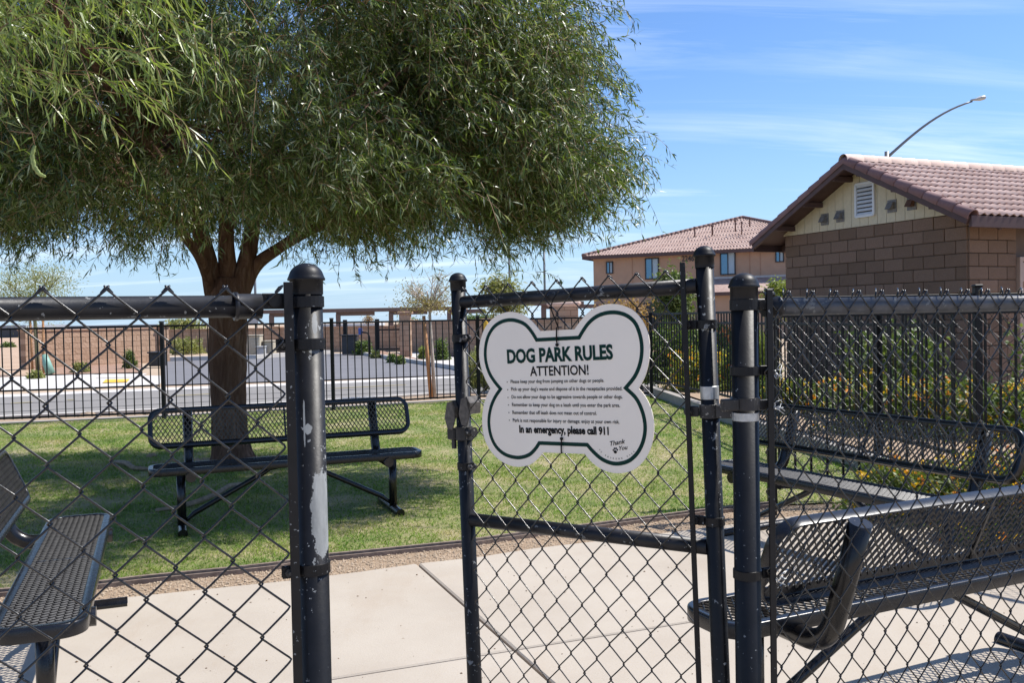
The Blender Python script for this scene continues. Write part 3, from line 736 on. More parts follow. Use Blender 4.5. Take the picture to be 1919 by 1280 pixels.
def grass_mat():
    n = NT('grass_blades'); v = n.coord('World')
    c = n.ramp(n.noise(v, 1.6, 6, .65), [(.32, (.09, .235, .012)), (.44, (.165, .33, .024)), (.55, (.28, .40, .055)), (.66, (.56, .48, .21))])
    isl = n.geo.outputs['Random Per Island']
    c = n.mix(n.math('MULTIPLY_ADD', isl, 2.2, -1.35, clamp=True), c, (.54, .50, .25))
    c = n.mix(n.math('LESS_THAN', isl, .30), c, n.mix(1.0, c, (.46, .54, .40), 'MULTIPLY'))
    c = n.mix(n.math('MULTIPLY_ADD', n.noise(v, 16, 3, .6), 3.0, -1.45, clamp=True), c, n.mix(1.0, c, (.62, .74, .50), 'MULTIPLY'))
    c = n.mix(n.math('MULTIPLY_ADD', n.noise(n.coord('World', (1, 1, 1), (0, 0, 1)), .7, 3, .5), 2.6, -1.1, clamp=True), c, n.mix(.5, c, (.24, .29, .06)))
    n.set('Base Color', c); n.set('Roughness', .6); n.set('Specular IOR Level', .3)
    tr = n.t.nodes.new('ShaderNodeBsdfTranslucent'); n.t.links.new(c, tr.inputs[0]); ms = n.t.nodes.new('ShaderNodeMixShader'); ms.inputs[0].default_value = .55
    n.t.links.new(n.bsdf.outputs[0], ms.inputs[1]); n.t.links.new(tr.outputs[0], ms.inputs[2]); n.t.links.new(ms.outputs[0], n.out.inputs[0]); return n.mat
M['grass'] = grass_mat()
V1, F1 = grass(430000, (-9, 3.3, 4.3, 17.5), .012, .031, .0034)
tag(put('grass', npmesh('grass', V1, F1, M['grass'])), 'short patchy turf grass, green with dry straw patches', 'grass', kind='stuff')
# dry sticks and stones lying on the lawn
M['drywood'] = simple('dry_wood', (.30, .22, .15), .85, var=.35, scale=30, bump=.4)
def stick(pts, r, label):
    mb = MB(); n = len(pts); mb.tube(pts, r, 8, rs=[r * (.5 + .6 * math.sin(math.pi * (i + .6) / n)) for i in range(n)])
    tag(obj('fallen_branch', mb, M['drywood']), label, 'fallen branch')
def gp(px, py, z): p = P(px, py); p.z = z; return p
stick([gp(452, 914, .03), gp(430, 922, .05), gp(405, 935, .035), gp(370, 948, .03), gp(330, 957, .02), gp(292, 962, .02)], .021, 'long crooked dry branch lying on the grass beneath the bench')
stick([gp(216, 871, .03), gp(236, 877, .05), gp(250, 883, .03), gp(285, 884, .02)], .022, 'short dry branch on shaded grass left of the bench')
stick([gp(243, 1025, .025), gp(262, 1018, .03), gp(284, 1012, .02)], .006, 'thin twig on the shaded grass near the lawn edging')

# ================================================================== iron picket fences
pk_mb = MB(); pk_mb.box((0, 0, .725), (.016, .016, 1.33)); PICK = pk_mb.mesh('picket', M['iron'])
def iron_fence(label, pts, H, spacing, post_at, rails, wide=.0145, group='black iron picket fences'):
    a = pts[0]; t = thing('iron_fence', label, 'fence', (a.x, a.y, 0), 0, group)
    pmb = MB(); z0, z1 = rails[0] - .02, H - .01; pmb.box((0, 0, (z0 + z1) / 2), (wide, wide, z1 - z0)); pm = pmb.mesh('picket', M['iron'])
    qm = MB(); qm.box((0, 0, H / 2 + .02), (.052, .052, H + .04), bev=.003); qm.box((0, 0, H + .05), (.06, .06, .018), bev=.004); pom = qm.mesh('post', M['iron'])
    for i in range(len(pts) - 1):
        p, q = pts[i] - a, pts[i + 1] - a; d = (q - p); L = d.length; ang = math.atan2(d.y, d.x); d.normalize()
        for z in rails:
            mb = MB(); mb.box((L / 2, 0, 0), (L, .026, .028), bev=.002); put('rail', mb.mesh('rail', M['iron']), t, (p.x, p.y, z), (0, 0, ang))
        n = int(L / spacing)
        for k in range(n):
            s = (k + .5) * L / n; put('picket', pm, t, (p.x + d.x * s, p.y + d.y * s, 0), (0, 0, ang))
    for s_ in post_at:
        # parameter along the polyline in metres
        r_ = s_
        for i in range(len(pts) - 1):
            L = (pts[i + 1] - pts[i]).length
            if r_ <= L + 1e-6:
                q = pts[i] - a + (pts[i + 1] - pts[i]).normalized() * r_; put('post', pom, t, (q.x, q.y, 0)); break
            r_ -= L
    return t
def Q(px, py): return P(px, py)
FB = [P(-260, 812), P(0, 798), P(308, 786), P(620, 770), P(850, 755), P(1221, 748)]
Ltot = [0]
for i in range(len(FB) - 1): Ltot.append(Ltot[-1] + (FB[i + 1] - FB[i]).length)
iron_fence('black iron picket fence behind the lawn, between the grass and the street', FB, 1.375, .112, [0, Ltot[2], Ltot[2] + 2.45, Ltot[2] + 4.9, Ltot[-1]], [.10, 1.36])
iron_fence('black iron picket fence along the low curb at right, receding to the far lawn corner', [FB[-1] + Vector((.04, -.06, 0)), CURB[1] + Vector((.09, 0, 0)), CURB[2] + Vector((.09, 0, 0)), Vector((3.32, 6.85, 0))], 1.42, .112, [2.3, 4.7, 7.1], [.30, 1.26, 1.40])
iron_fence('nearest black iron picket fence, behind the right chain link fence and the facing bench', [Vector((1.86, 6.62, 0)), Vector((3.38, 6.66, 0)), Vector((6.2, 6.75, 0))], 1.50, .112, [.0, 1.52, 3.4], [.12, 1.36, 1.48])
# low curb wall on the right of the lawn
M['curb'] = simple('curb_concrete', (.30, .275, .245), .9, var=.1, scale=6, kind='World', bump=.2)
strip_wall('curb_wall', [p + Vector((.0, 0, 0)) for p in CURB[:-1]] + [Vector((3.2, 7.0, 0))], -.12, -.05, .15, M['curb'])
strip_wall('mow_curb', [p + Vector((0, -.02, 0)) for p in BACK], .16, -.05, .030, M['curb'])
mb = MB(); mb.poly([(2.6, 16.6, .12), (2.85, 12.3, .12), (3.1, 9.4, .12), (3.35, 7.0, .12), (12, 7.0, .12), (16, 17, .12)]); struct('planting_bed', mb, M['gravel'])
# ================================================================== second chain link fence behind the right bench
c0 = P(1449, 966); c0 = Vector((c0.x, c0.y, 0)); c1 = Vector((3.35, 4.25, 0)); d = (c1 - c0); LL = d.length; d.normalize()
cf = thing('chain_link_fence', 'farther black chain link fence behind the right benches, with a slim domed post', 'fence', c0, math.atan2(d.y, d.x))
obj('post', post_mesh(.027, -.1, 1.50), M['post'], cf); dome_cap(cf, 0, 0, .027, 1.505, M['post'])
obj('post', post_mesh(.024, -.1, 1.38), M['post'], cf, loc=(LL, 0, 0)); dome_cap(cf, LL, 0, .024, 1.39, M['post'])
mb = MB(); mb.tube([(.03, 0, 1.40), (LL, 0, 1.40)], .019, 12); obj('top_rail', mb, M['rail'], cf)
chain_fabric(cf, .05, LL, .05, 1.42, .080, .080, .1, y=-.024, r=.0017, seed=31)
mb = MB(); mb.box((.045, -.025, .73), (.014, .005, 1.36)); obj('tension_bar', mb, M['post'], cf)
for z in (1.28, .95, .60, .3): band(cf, 0, 0, .027, z, 1, reach=.024)
# ================================================================== street beyond the lawn
def asphalt(name, a, b, sc=.8):
    n = NT(name); v = n.coord('World'); c = n.ramp(n.noise(v, sc, 5), [(.3, a), (.7, b)])
    c = n.mix(n.math('MULTIPLY', n.noise(v, 60, 3, .7), .5), c, tuple(x * .75 for x in a))
    n.set('Base Color', c); n.set('Roughness', .9); n.bump(n.noise(v, 60, 4), .4, .01); return n.mat
M['road'] = asphalt('street_asphalt', (.205, .19, .175), (.25, .232, .21))
M['lot'] = asphalt('parking_asphalt', (.150, .146, .152), (.180, .175, .18))
M['walk'] = simple('sidewalk_concrete', (.50, .47, .43), .9, var=.1, scale=2, kind='World')
M['yellow'] = simple('yellow_pad', (.72, .42, .035), .7, var=.1, kind='World')
M['redrock'] = blend_ground('red_rock_mulch', [(.3, (.20, .11, .075)), (.7, (.33, .20, .14))], 6, bscale=30, dist=.05, fine=(14, (.40, .28, .21)))
M['seam'] = simple('tar_seam', (.07, .065, .06), .7, kind='World')
def sheet(name, pix, z, mat, extra=None, kind=True):
    mb = MB(); mb.poly([(p.x, p.y, z) for p in [P(*q) for q in pix]]); return struct(name, mb, mat)
sheet('dirt_verge', [(-900, 840), (0, 798), (300, 784), (620, 767), (850, 753), (1225, 742), (1225, 726), (900, 736), (620, 750), (300, 768), (0, 782), (-900, 822)], -.01, M['gravel'])
NK = [(-900, 820), (0, 784), (300, 770), (620, 752), (800, 741), (900, 737), (1230, 726)]
FK = [(-900, 760), (0, 741), (150, 734), (300, 728), (620, 716), (830, 706), (1000, 700), (1250, 690)]
sheet('street', NK + FK[::-1], -.055, M['road'])
strip_wall('street_kerb', [P(*q) for q in NK], .16, -.06, .03, M['walk'])
mb = MB()
for (a, b) in (((-200, 760), (620, 728)), ((620, 728), (1100, 704)), ((-200, 777), (300, 752)), ((300, 752), (900, 722))):
    p, q = P(*a), P(*b); d = (q - p).normalized(); n_ = Vector((-d.y, d.x, 0)) * .035; mb.poly([(k.x, k.y, -.051) for k in (p - n_, q - n_, q + n_, p + n_)])
struct('road_seams', mb, M['seam'])
mb = MB()
for (a, b) in (((126, 745), (139, 744.6)), ((20, 751), (60, 749)), ((330, 737), (430, 732)), ((620, 724), (760, 717))):
    p, q = P(*a), P(*b); d = (q - p).normalized(); n_ = Vector((-d.y, d.x, 0)) * .06; mb.poly([(k.x, k.y, -.047) for k in (p - n_, q - n_, q + n_, p + n_)])
struct('lane_marks', mb, simple('faded_yellow_paint', (.34, .28, .13), .8, kind='World'))
GK = [(-900, 746), (0, 731), (150, 726), (300, 720), (620, 709), (830, 700), (1000, 694), (1250, 684)]
strip_wall('gutter', [P(*q) for q in FK], .9, -.06, -.045, M['walk'])
sheet('street_side_walk', [(-900, 744), (0, 730), (150, 725), (300, 719), (306, 703), (170, 700), (0, 706), (-900, 716)], -.02, M['walk'])
sheet('parking_lot', [(306, 719), (620, 709), (830, 701), (1010, 694), (960, 694), (880, 697.5), (850, 690), (760, 676), (664, 661.5), (620, 661), (480, 670), (300, 676)], -.03, M['lot'])
sheet('kerb_ramp', [(180, 708), (262, 706), (276, 699), (190, 700)], -.012, M['walk'])
sheet('yellow_pad', [(192, 717), (238, 715.5), (243, 710), (198, 711)], -.004, M['yellow'])
sheet('yellow_pad', [(858, 689), (888, 688), (890, 684.5), (862, 685)], .0, M['yellow'])
sheet('red_rock_bed', [(60, 702), (262, 697), (268, 672), (60, 680)], -.01, M['redrock'])
sheet('red_rock_bed', [(666, 660.5), (760, 675), (800, 680), (790, 673), (720, 658), (690, 655)], -.005, M['redrock'])
sheet('entry_walk', [(745, 660), (800, 678), (850, 689), (900, 690), (1250, 676), (1250, 668), (900, 676), (790, 660)], -.015, M['walk'])
sheet('red_rock_bed', [(770, 652), (900, 674), (1250, 666), (1250, 636), (900, 646)], -.02, M['redrock'])
strip_wall('parking_kerb', [P(*q) for q in ((664, 662), (760, 677), (850, 691), (882, 699))], .15, -.04, .09, M['walk'])
strip_wall('parking_kerb', [P(*q) for q in ((300, 676), (480, 671), (620, 661.5))], .3, -.04, .12, M['walk'])
# kerbside rocks along the picket fence
M['rock'] = simple('tan_rock', (.36, .27, .19), .9, var=.3, scale=12, bump=.6, bscale=30)
def rock_mesh(seed):
    rr = random.Random(seed); mb = MB(); n = 10
    for i in range(6):
        a = math.pi * i / 5
        for k in range(n):
            b = 2 * math.pi * k / n; q = rr.uniform(.75, 1.15); mb.v.append((math.sin(a) * math.cos(b) * q, math.sin(a) * math.sin(b) * .75 * q, math.cos(a) * .55 * q))
    for i in range(5):
        for k in range(n): mb.face((i * n + k, i * n + (k + 1) % n, (i + 1) * n + (k + 1) % n, (i + 1) * n + k))
    return mb.mesh('rock', M['rock'])
RKM = [rock_mesh(i) for i in range(3)]
for i, (x, y, s, lab) in enumerate(((150, 781, .085, 'broad tan rock beyond the picket fence at left, by the street'), (137, 783, .05, 'small flat tan rock left of the broad rock by the street'), (196, 780, .07, 'pale rounded rock by the street, left of the thick fence post'), (215, 783, .045, 'smallest rock of the kerbside row behind the picket fence'), (262, 779, .05, 'low rock nearest the thick fence post beyond the bench'))):
    p = P(x, y); o = put('rock', RKM[i % 3], None, (p.x, p.y + .25, .0), (0, 0, i * 1.3)); o.scale = (s * 1.6, s, s); tag(o, lab, 'rock', 'rocks along the street kerb')
p = P(284, 858); o = put('rock', RKM[1], None, (p.x, p.y, .02), (0, 0, 1)); o.scale = (.07, .05, .05); o.data = RKM[1]; tag(o, 'pale stone on the lawn just left of the trunk bench backrest', 'rock')

# ================================================================== perimeter block walls
def blockwall_mat():
    n = NT('slump_block'); v = n.coord('Object')
    b = n.t.nodes.new('ShaderNodeTexBrick'); mp_ = n.t.nodes.new('ShaderNodeMapping'); mp_.inputs['Rotation'].default_value = (R(90), 0, 0)
    n.t.links.new(n.tc.outputs['Object'], mp_.inputs[0]); n.t.links.new(mp_.outputs[0], b.inputs['Vector'])
    b.inputs['Scale'].default_value = 1; b.inputs['Brick Width'].default_value = .4; b.inputs['Row Height'].default_value = .2; b.inputs['Mortar Size'].default_value = .014
    b.inputs['Color1'].default_value = (.38, .25, .165, 1); b.inputs['Color2'].default_value = (.47, .32, .22, 1); b.inputs['Mortar'].default_value = (.25, .16, .10, 1)
    c = n.mix(n.math('MULTIPLY', n.noise(v, 3, 5), .5), b.outputs['Color'], (.34, .20, .12)); n.set('Base Color', c); n.set('Roughness', .92)
    n.bump(n.noise(v, 12, 5), .6, .04); return n.mat
M['slump'] = blockwall_mat()
M['cap'] = simple('wall_cap', (.33, .20, .13), .9, var=.15)
def block_wall(label, pa, pb, topz, th=.2, pil=True):
    p, q = P(*pa), P(*pb); p.z = q.z = 0; L = (q - p).length; a = math.atan2(q.y - p.y, q.x - p.x)
    t = thing('block_wall', label, 'wall', p, a)
    mb = MB(); mb.box((L / 2, 0, topz / 2 - .1), (L, th, topz + .2)); obj('wall_body', mb, M['slump'], t)
    mb = MB(); mb.box((L / 2, 0, topz + .03), (L + .04, th + .06, .06), bev=.01); obj('wall_cap', mb, M['cap'], t)
    n = max(2, int(L / 4.8) + 1); pm = MB(); pm.box((0, 0, topz / 2), (.42, .42, topz + .1), bev=.01); pm.box((0, 0, topz + .09), (.50, .50, .08), bev=.02); me = pm.mesh('pillar', M['slump'])
    for k in range(n): put('pillar', me, t, (L * k / (n - 1), 0, 0))
    return t
block_wall('long tan block wall behind the palo verde tree, across the street at left', (54, 690), (303, 676), 1.22)
block_wall('far block wall behind the parking lot and the carport posts', (306, 660), (752, 656), 1.07)
block_wall('reddish block wall right of the tall pillar, behind the young staked tree', (772, 658), (1100, 676), 1.25)
p = P(761, 668); t = thing('block_pillar', 'tall block pillar with a cap at the parking lot corner', 'pillar', (p.x, p.y, 0))
mb = MB(); mb.box((0, 0, .8), (.42, .42, 1.6), bev=.01); obj('shaft', mb, M['slump'], t); mb = MB(); mb.box((0, 0, 1.65), (.56, .56, .12), bev=.03); obj('cap', mb, M['cap'], t)
p = P(1058, 672); t = thing('block_pillar', 'block entry pillar with a rounded cap showing in the sign notch', 'pillar', (p.x, p.y, 0))
mb = MB(); mb.box((0, 0, .85), (.9, .9, 1.7), bev=.01); obj('shaft', mb, M['slump'], t); mb = MB(); mb.box((0, 0, 1.82), (1.1, 1.1, .22), bev=.09); obj('cap', mb, simple('pinkish_cap', (.55, .40, .33), .9), t)
# ================================================================== carports
M['steelbrown'] = simple('carport_brown_steel', (.155, .105, .085), .6, var=.12)
M['steeltan'] = simple('carport_roof_tan', (.40, .32, .26), .7, var=.1)
def carport(label, pxs, Y, ytop, ybeam, base, ext):
    a = at(ext[0], ytop, Y); b = at(ext[1], ytop, Y); z1 = (a.z + b.z) / 2; z0 = z1 - (ybeam - ytop) * Y / F
    t = thing('carport', label, 'carport', (a.x, Y, 0))
    mb = MB(); mb.box(((b.x - a.x) / 2, 2.4, z1 - .05), (b.x - a.x, 5.2, .10)); obj('roof_deck', mb, M['steeltan'], t)
    mb = MB(); mb.box(((b.x - a.x) / 2, -.22, z1 - .09), (b.x - a.x + .1, .06, .20), bev=.01); obj('fascia', mb, M['steelbrown'], t)
    for px in pxs:
        x = at(px, 600, Y).x - a.x
        mb = MB(); mb.box((x, 0, (z0) / 2), (.22, .22, z0 + .0)); obj('column', mb, M['steelbrown'], t)
        mb = MB(); mb.box((x + .9, 0, z0 + .02), (2.0, .16, .22)); obj('beam', mb, M['steelbrown'], t)
    return t
carport('brown steel carport over the parking lot, seen between the left post and the staked tree', (509, 634, 733, 842), 48, 578, 588, 0, (488, 868))
carport('distant brown carport glimpsed through the gate above the sign notch', (1018, 1068), 52, 566, 576, 0, (985, 1092))
# ================================================================== utility things, bins, bollard, marker, poles
M['beige'] = simple('beige_cabinet', (.42, .37, .28), .6); M['darkbox'] = simple('dark_box', (.03, .032, .036), .5); M['lgrey'] = simple('grey_box', (.40, .41, .42), .6)
def cabinet(label, px, py, w_, h_, mat, dep=.5, cat='utility box', name='utility_box'):
    p = P(px, py); t = thing(name, label, cat, (p.x, p.y, 0)); mb = MB(); mb.box((0, 0, h_ / 2), (w_, dep, h_), bev=.02); obj('body', mb, mat, t)
    mb = MB(); mb.box((0, -.02, h_ + .02), (w_ + .06, dep + .1, .05), bev=.015); obj('lid', mb, mat, t)
    mb = MB(); mb.box((w_ * .12, -dep / 2 - .012, h_ * .5), (w_ * .6, .02, h_ * .7), bev=.006); obj('door', mb, mat, t); return t
cabinet('tall beige utility cabinet left of the flaking terminal post', 478, 668, .55, .85, M['beige'])
cabinet('low light grey utility box right of the tall beige cabinet', 491, 668, .32, .38, M['lgrey'])
cabinet('green topped small cabinet nearest the flaking terminal post', 506, 667, .42, .60, M['beige'])
cabinet('dark mailbox cabinet at the end of the tan block wall', 296, 686, .42, .44, M['darkbox'])
cabinet('black boxy cabinet on the parking lot corner left of the green bush', 657, 664, .62, .78, M['darkbox'])
p = P(912, 668); t = thing('bollard', 'yellow steel bollard just left of the bone sign', 'bollard', (p.x, p.y, 0)); mb = MB(); mb.lathe((0, 0, 0), [(.09, 0), (.09, 1.25), (.07, 1.32), (.001, 1.35)], 12); obj('post', mb, M['yellow'], t)
p = P(95, 701); t = thing('utility_marker', 'leaning pale green tree shelter tube on the bare dirt at left', 'marker', (p.x, p.y, 0)); mb = MB(); mb.tube([(0, 0, 0), (-.10, 0, .30), (-.16, 0, .58)], .11, 12, rs=[.13, .12, .07]); obj('tube', mb, simple('pale_green_plastic', (.20, .36, .29), .5), t)
M['polegrey'] = simple('galvanised_pole', (.16, .17, .18), .5, metal=.3)
def pole(label, px, ytop, Y, r=.06, arm=None):
    a = at(px, ytop, Y); t = thing('light_pole', label, 'light pole', (a.x, Y, 0)); mb = MB(); mb.tube([(0, 0, 0), (0, 0, a.z)], r, 10, rs=[r * 1.3, r]); obj('pole', mb, M['polegrey'], t)
    mb = MB(); mb.box((arm * .35, 0, a.z - .05), (.6, .25, .10), bev=.03); obj('lamp_head', mb, M['polegrey'], t); return t
pole('slim dark light pole just right of the big tree trunk', 476, 455, 58, .07, -1)
pole('tall thin light pole behind the gate, rising over the bone sign', 1019, 440, 55, .06, 1)
pole('thin light pole behind the round green tree left of the gate centre', 953, 430, 62, .06, 1)
p = at(476, 603, 57); t = thing('small_sign', 'grey rectangular sign plate hung at the slim pole right of the trunk', 'sign', (p.x, 57, p.z)); mb = MB(); mb.box((0, -.15, 0), (.62, .03, .34), bev=.005); obj('plate', mb, M['lgrey'], t); mb = MB(); mb.box((0, -.09, 0), (.08, .12, .08)); obj('bracket', mb, M['polegrey'], t)
# street lamp with curved arm over the block building
Y = 31; b0 = at(1662, 292, Y); e0 = at(1822, 186, Y)
t = thing('street_lamp', 'street lamp with a long curved arm rising behind the tiled roof', 'street lamp', (b0.x, Y, 0))
mb = MB(); mb.tube([(0, 0, 0), (0, 0, b0.z + .15)], .09, 12, rs=[.12, .075]); obj('pole', mb, M['polegrey'], t)
dx, dz = e0.x - b0.x, e0.z - b0.z; mb = MB()
mb.tube([(dx * k, 0, b0.z - .06 + dz * (1.18 * k - .02 * 0 + .0 - .18 * k * k * k) + .22 * math.sin(k * math.pi) * .55) for k in [i / 12 for i in range(13)]], .045, 10, rs=[.05 - .02 * i / 12 for i in range(13)]); obj('arm', mb, M['polegrey'], t)
mb = MB(); mb.tube([(dx - .05, 0, e0.z - .02), (dx + .12, 0, e0.z - .0), (dx + .26, 0, e0.z + .03), (dx + .40, 0, e0.z + .06), (dx + .46, 0, e0.z + .07)], .1, 14, rs=[.04, .07, .13, .12, .03], flat=.6); obj('lamp_head', mb, simple('lamp_grey', (.42, .43, .42), .5, metal=.2), t)
# swing gate at the parking lot
p = P(648, 664); q = P(708, 668); t = thing('steel_gate', 'black swing gate on two thick posts at the parking lot edge', 'gate', (p.x, p.y, 0))
dX = q.x - p.x
mb = MB(); mb.box((0, 0, .72), (.16, .16, 1.44), bev=.01); g1 = mb.mesh('post', M['iron']); put('post', g1, t); put('post', g1, t, (dX, q.y - p.y, 0))
mb = MB(); mb.box((dX + .55, q.y - p.y, 1.02), (1.1, .05, .05)); mb.box((dX + 1.1, q.y - p.y, .72), (.05, .05, .9)); mb.box((dX + .55, q.y - p.y, .28), (1.1, .05, .05)); obj('gate_leaf', mb, M['iron'], t)
mb = MB(); mb.tube([(dX - .25, q.y - p.y - .3, 0), (dX - .25, q.y - p.y - .3, .75), (dX - .33, q.y - p.y - .3, .92), (dX - .55, q.y - p.y - .3, .95)], .03, 8); obj('call_box_stand', mb, M['iron'], t)
mb = MB(); mb.box((dX - .6, q.y - p.y - .3, .98), (.14, .1, .26), bev=.02); obj('call_box', mb, simple('blue_box', (.04, .09, .35), .4), t)
# ================================================================== low far buildings on the horizon
M['farwhite'] = simple('far_pale_roof', (.50, .52, .54), .8); M['fardark'] = simple('far_dark_band', (.05, .055, .065), .7); M['fargrey'] = simple('far_grey_roof', (.28, .30, .33), .8)
def low_building(label, x0, x1, yt, yb, Y, wallm, roofm):
    a = at(x0, yt, Y); b = at(x1, yt, Y); zt = a.z; zb = at(x0, yb, Y).z
    t = thing('warehouse', label, 'building', (a.x, Y, 0)); wd = b.x - a.x
    mb = MB(); mb.box((wd / 2, 6, zb / 2), (wd, 12, zb)); obj('wall', mb, wallm, t)
    mb = MB(); mb.box((wd / 2, 6, (zt + zb) / 2), (wd + .4, 12.4, zt - zb + .02)); obj('roof', mb, roofm, t)
    for k in range(int(wd / 6)):
        mb = MB(); mb.box((3 + k * 6, -.03, zb * .5), (2.6, .06, zb * .55)); obj('bay_door', mb, M['fardark'], t)
low_building('low grey roofed building far behind the tan wall at left', 128, 305, 611, 617, 150, M['fardark'], M['fargrey'])
low_building('long dark far building at the left edge above the bare dirt', -300, 47, 616, 621, 130, M['fardark'], M['fargrey'])
low_building('pale roofed far building beyond the parking lot wall', 600, 702, 608, 612, 170, M['fardark'], M['farwhite'])
low_building('pale far building right of the tall block pillar', 768, 842, 606, 610, 170, M['fardark'], M['farwhite'])
mb = MB(); mb.poly([(p.x, p.y, -.045) for p in [P(*q) for q in ((-900, 716), (0, 706), (60, 702), (60, 632), (-900, 650))]]); struct('bare_lot', mb, blend_ground('bare_lot_soil', [(.3, (.36, .25, .17)), (.7, (.47, .34, .24))], .5, bscale=8, dist=.05))
# ================================================================== apartment building 2246
M['stucco'] = simple('tan_stucco', (.43, .285, .195), .92, var=.06, scale=2, bump=.25, bscale=30)
M['fascia'] = simple('brown_fascia', (.085, .050, .045), .7, var=.1)
def far_tile():
    n = NT('far_roof_tile'); v = n.coord('Object')
    wv = n.t.nodes.new('ShaderNodeTexWave'); n.t.links.new(n.tc.outputs['UV'], wv.inputs['Vector'])
    f = n.noise(v, 1.2, 5, .6); g = n.noise(v, 9, 3, .7)
    c = n.ramp(n.math('MULTIPLY_ADD', g, .5, n.math('MULTIPLY', f, .5)), [(.35, (.27, .17, .14)), (.5, (.37, .26, .22)), (.66, (.46, .35, .30))]); n.set('Base Color', c); n.set('Roughness', .85); return n.mat
M['fartile'] = far_tile()
A = at(1112, 500, 59.7); A.z = 0; Bq = at(1478, 500, 54.7); f_ = (Bq - A); f_.z = 0; f_.normalize(); n_ = Vector((-f_.y, f_.x, 0))
apt = thing('apartment_building', 'tan two storey apartment building numbered 2246 under a hipped tile roof', 'building', A, math.atan2(f_.y, f_.x))
D = 16.3; EZ = 5.15; RZ = 8.0
def apx(px, py, yoff=0.0):                                  # photo pixel -> local (x, z) on the front wall plane
    o = A + n_ * yoff; v = ray(px, py); t = o.dot(n_) / v.dot(n_); q = v * t; return ((q - o).dot(f_), CAM_H + q.z)
mb = MB(); mb.box((D / 2, D / 2, EZ / 2), (D, D, EZ)); obj('wall', mb, M['stucco'], apt)
def hip_roof(x0, y0, x1, y1, ez, rz, ridge, parent):
    mb = MB(); cx_, cy0, cy1 = (x0 + x1) / 2, y0 + (x1 - x0) / 2, y1 - (x1 - x0) / 2 + ridge
    a, b, c_, d_ = (x0, y0, ez), (x1, y0, ez), (x1, y1 + ridge, ez), (x0, y1 + ridge, ez); r0, r1 = (cx_, cy0, rz), (cx_, cy1, rz)
    mb.poly([a, b, r0]); mb.poly([b, c_, r1, r0]); mb.poly([c_, d_, r1]); mb.poly([d_, a, r0, r1]); return obj('roof', mb, M['fartile'], parent), r0, r1
OV = .55
rf_, r0, r1 = hip_roof(-OV, -OV, D + OV, D + OV, EZ + .12, RZ, 5, apt)
# corrugated courses of roof tiles on the front and left slopes (too many and too small to pick apart)
def tile_field(parent, corners, cw, chh, mat, name='tile_courses', lift=.05):
    """rows of half round tiles over a triangular/quad slope: corners a(eave left) b(eave right) r(apex)"""
    a, b, r = [Vector(c) for c in corners]; ex_ = (b - a); Lx = ex_.length; ex_.normalize(); foot = a + ex_ * (r - a).dot(ex_); ey_ = (r - foot); Ly = ey_.length; ey_.normalize(); nz = ex_.cross(ey_)
    xf = (r - a).dot(ex_); V = []; Fc = []; rows = int(Ly / chh)
    for j in range(rows):
        t0, t1 = j / rows, (j + 1) / rows; xl = xf * t0; xr = Lx - (Lx - xf) * t0; n = max(1, int((xr - xl) / cw))
        for i in range(n):
            x = xl + (i + .5) * (xr - xl) / n + RNG.uniform(-.01, .01); w2 = cw * .42
            base = len(V)
            for (yy, zl) in ((t0 * Ly - .02, lift), (t1 * Ly, lift * .35)):
                for (xx, zz_) in ((-w2, 0), (-w2 * .5, .06), (w2 * .5, .06), (w2, 0)): V.append(tuple(a + ex_ * (x + xx) + ey_ * yy + nz * (zz_ + zl - .02)))
            Fc += [(base + k, base + k + 1, base + 5 + k, base + 4 + k) for k in range(3)]; Fc.append((base, base + 3, base + 2, base + 1))
    o = put(name, npmesh(name, V, Fc, mat), parent); o['kind'] = 'stuff'; return o
tile_field(apt, ((-OV, -OV, EZ + .12), (D + OV, -OV, EZ + .12), r0), .19, .36, M['fartile'], lift=.03)
M['tiledark'] = simple('ridge_tile_brown', (.17, .095, .08), .8, var=.25, scale=6)
ht = MB(); ht.tube([(0, 0, 0), (.42, 0, 0.02)], .11, 8, rs=[.13, .11]); htm = ht.mesh('hip_tile', M['tiledark'])
for (s_, e_, cnt) in (((-OV, -OV, EZ + .17), (r0[0], r0[1], RZ + .06), 34), ((r0[0], r0[1], RZ + .06), (D + OV, -OV, EZ + .17), 34)):
    s_, e_ = Vector(s_), Vector(e_); dv = e_ - s_
    for k in range(cnt):
        o = put('hip_tile', htm, apt, s_ + dv * (k / cnt)); o.rotation_euler = dv.to_track_quat('X', 'Z').to_euler()
mb = MB(); mb.box((D / 2, -OV, EZ + .03), (D + 2 * OV, .05, .22)); obj('fascia', mb, M['fascia'], apt)
mb = MB(); mb.box((-OV, D / 2, EZ + .03), (.05, D + 2 * OV, .22)); obj('fascia', mb, M['fascia'], apt)
mb = MB(); mb.box((D / 2, D / 2, EZ + .02), (D + 2 * OV - .06, D + 2 * OV - .06, .04)); obj('soffit', mb, M['stucco'], apt)
def glassm():
    n = NT('window_glass'); v = n.coord('Object'); n.set('Base Color', (.10, .20, .30)); n.set('Roughness', .06); n.set('Metallic', .55); n.set('Specular IOR Level', .8); n.bump(n.noise(v, .9, 2), .05, .05); return n.mat
M['glass'] = glassm(); M['blind'] = simple('pale_curtain_glass', (.36, .47, .54), .25, var=.05)
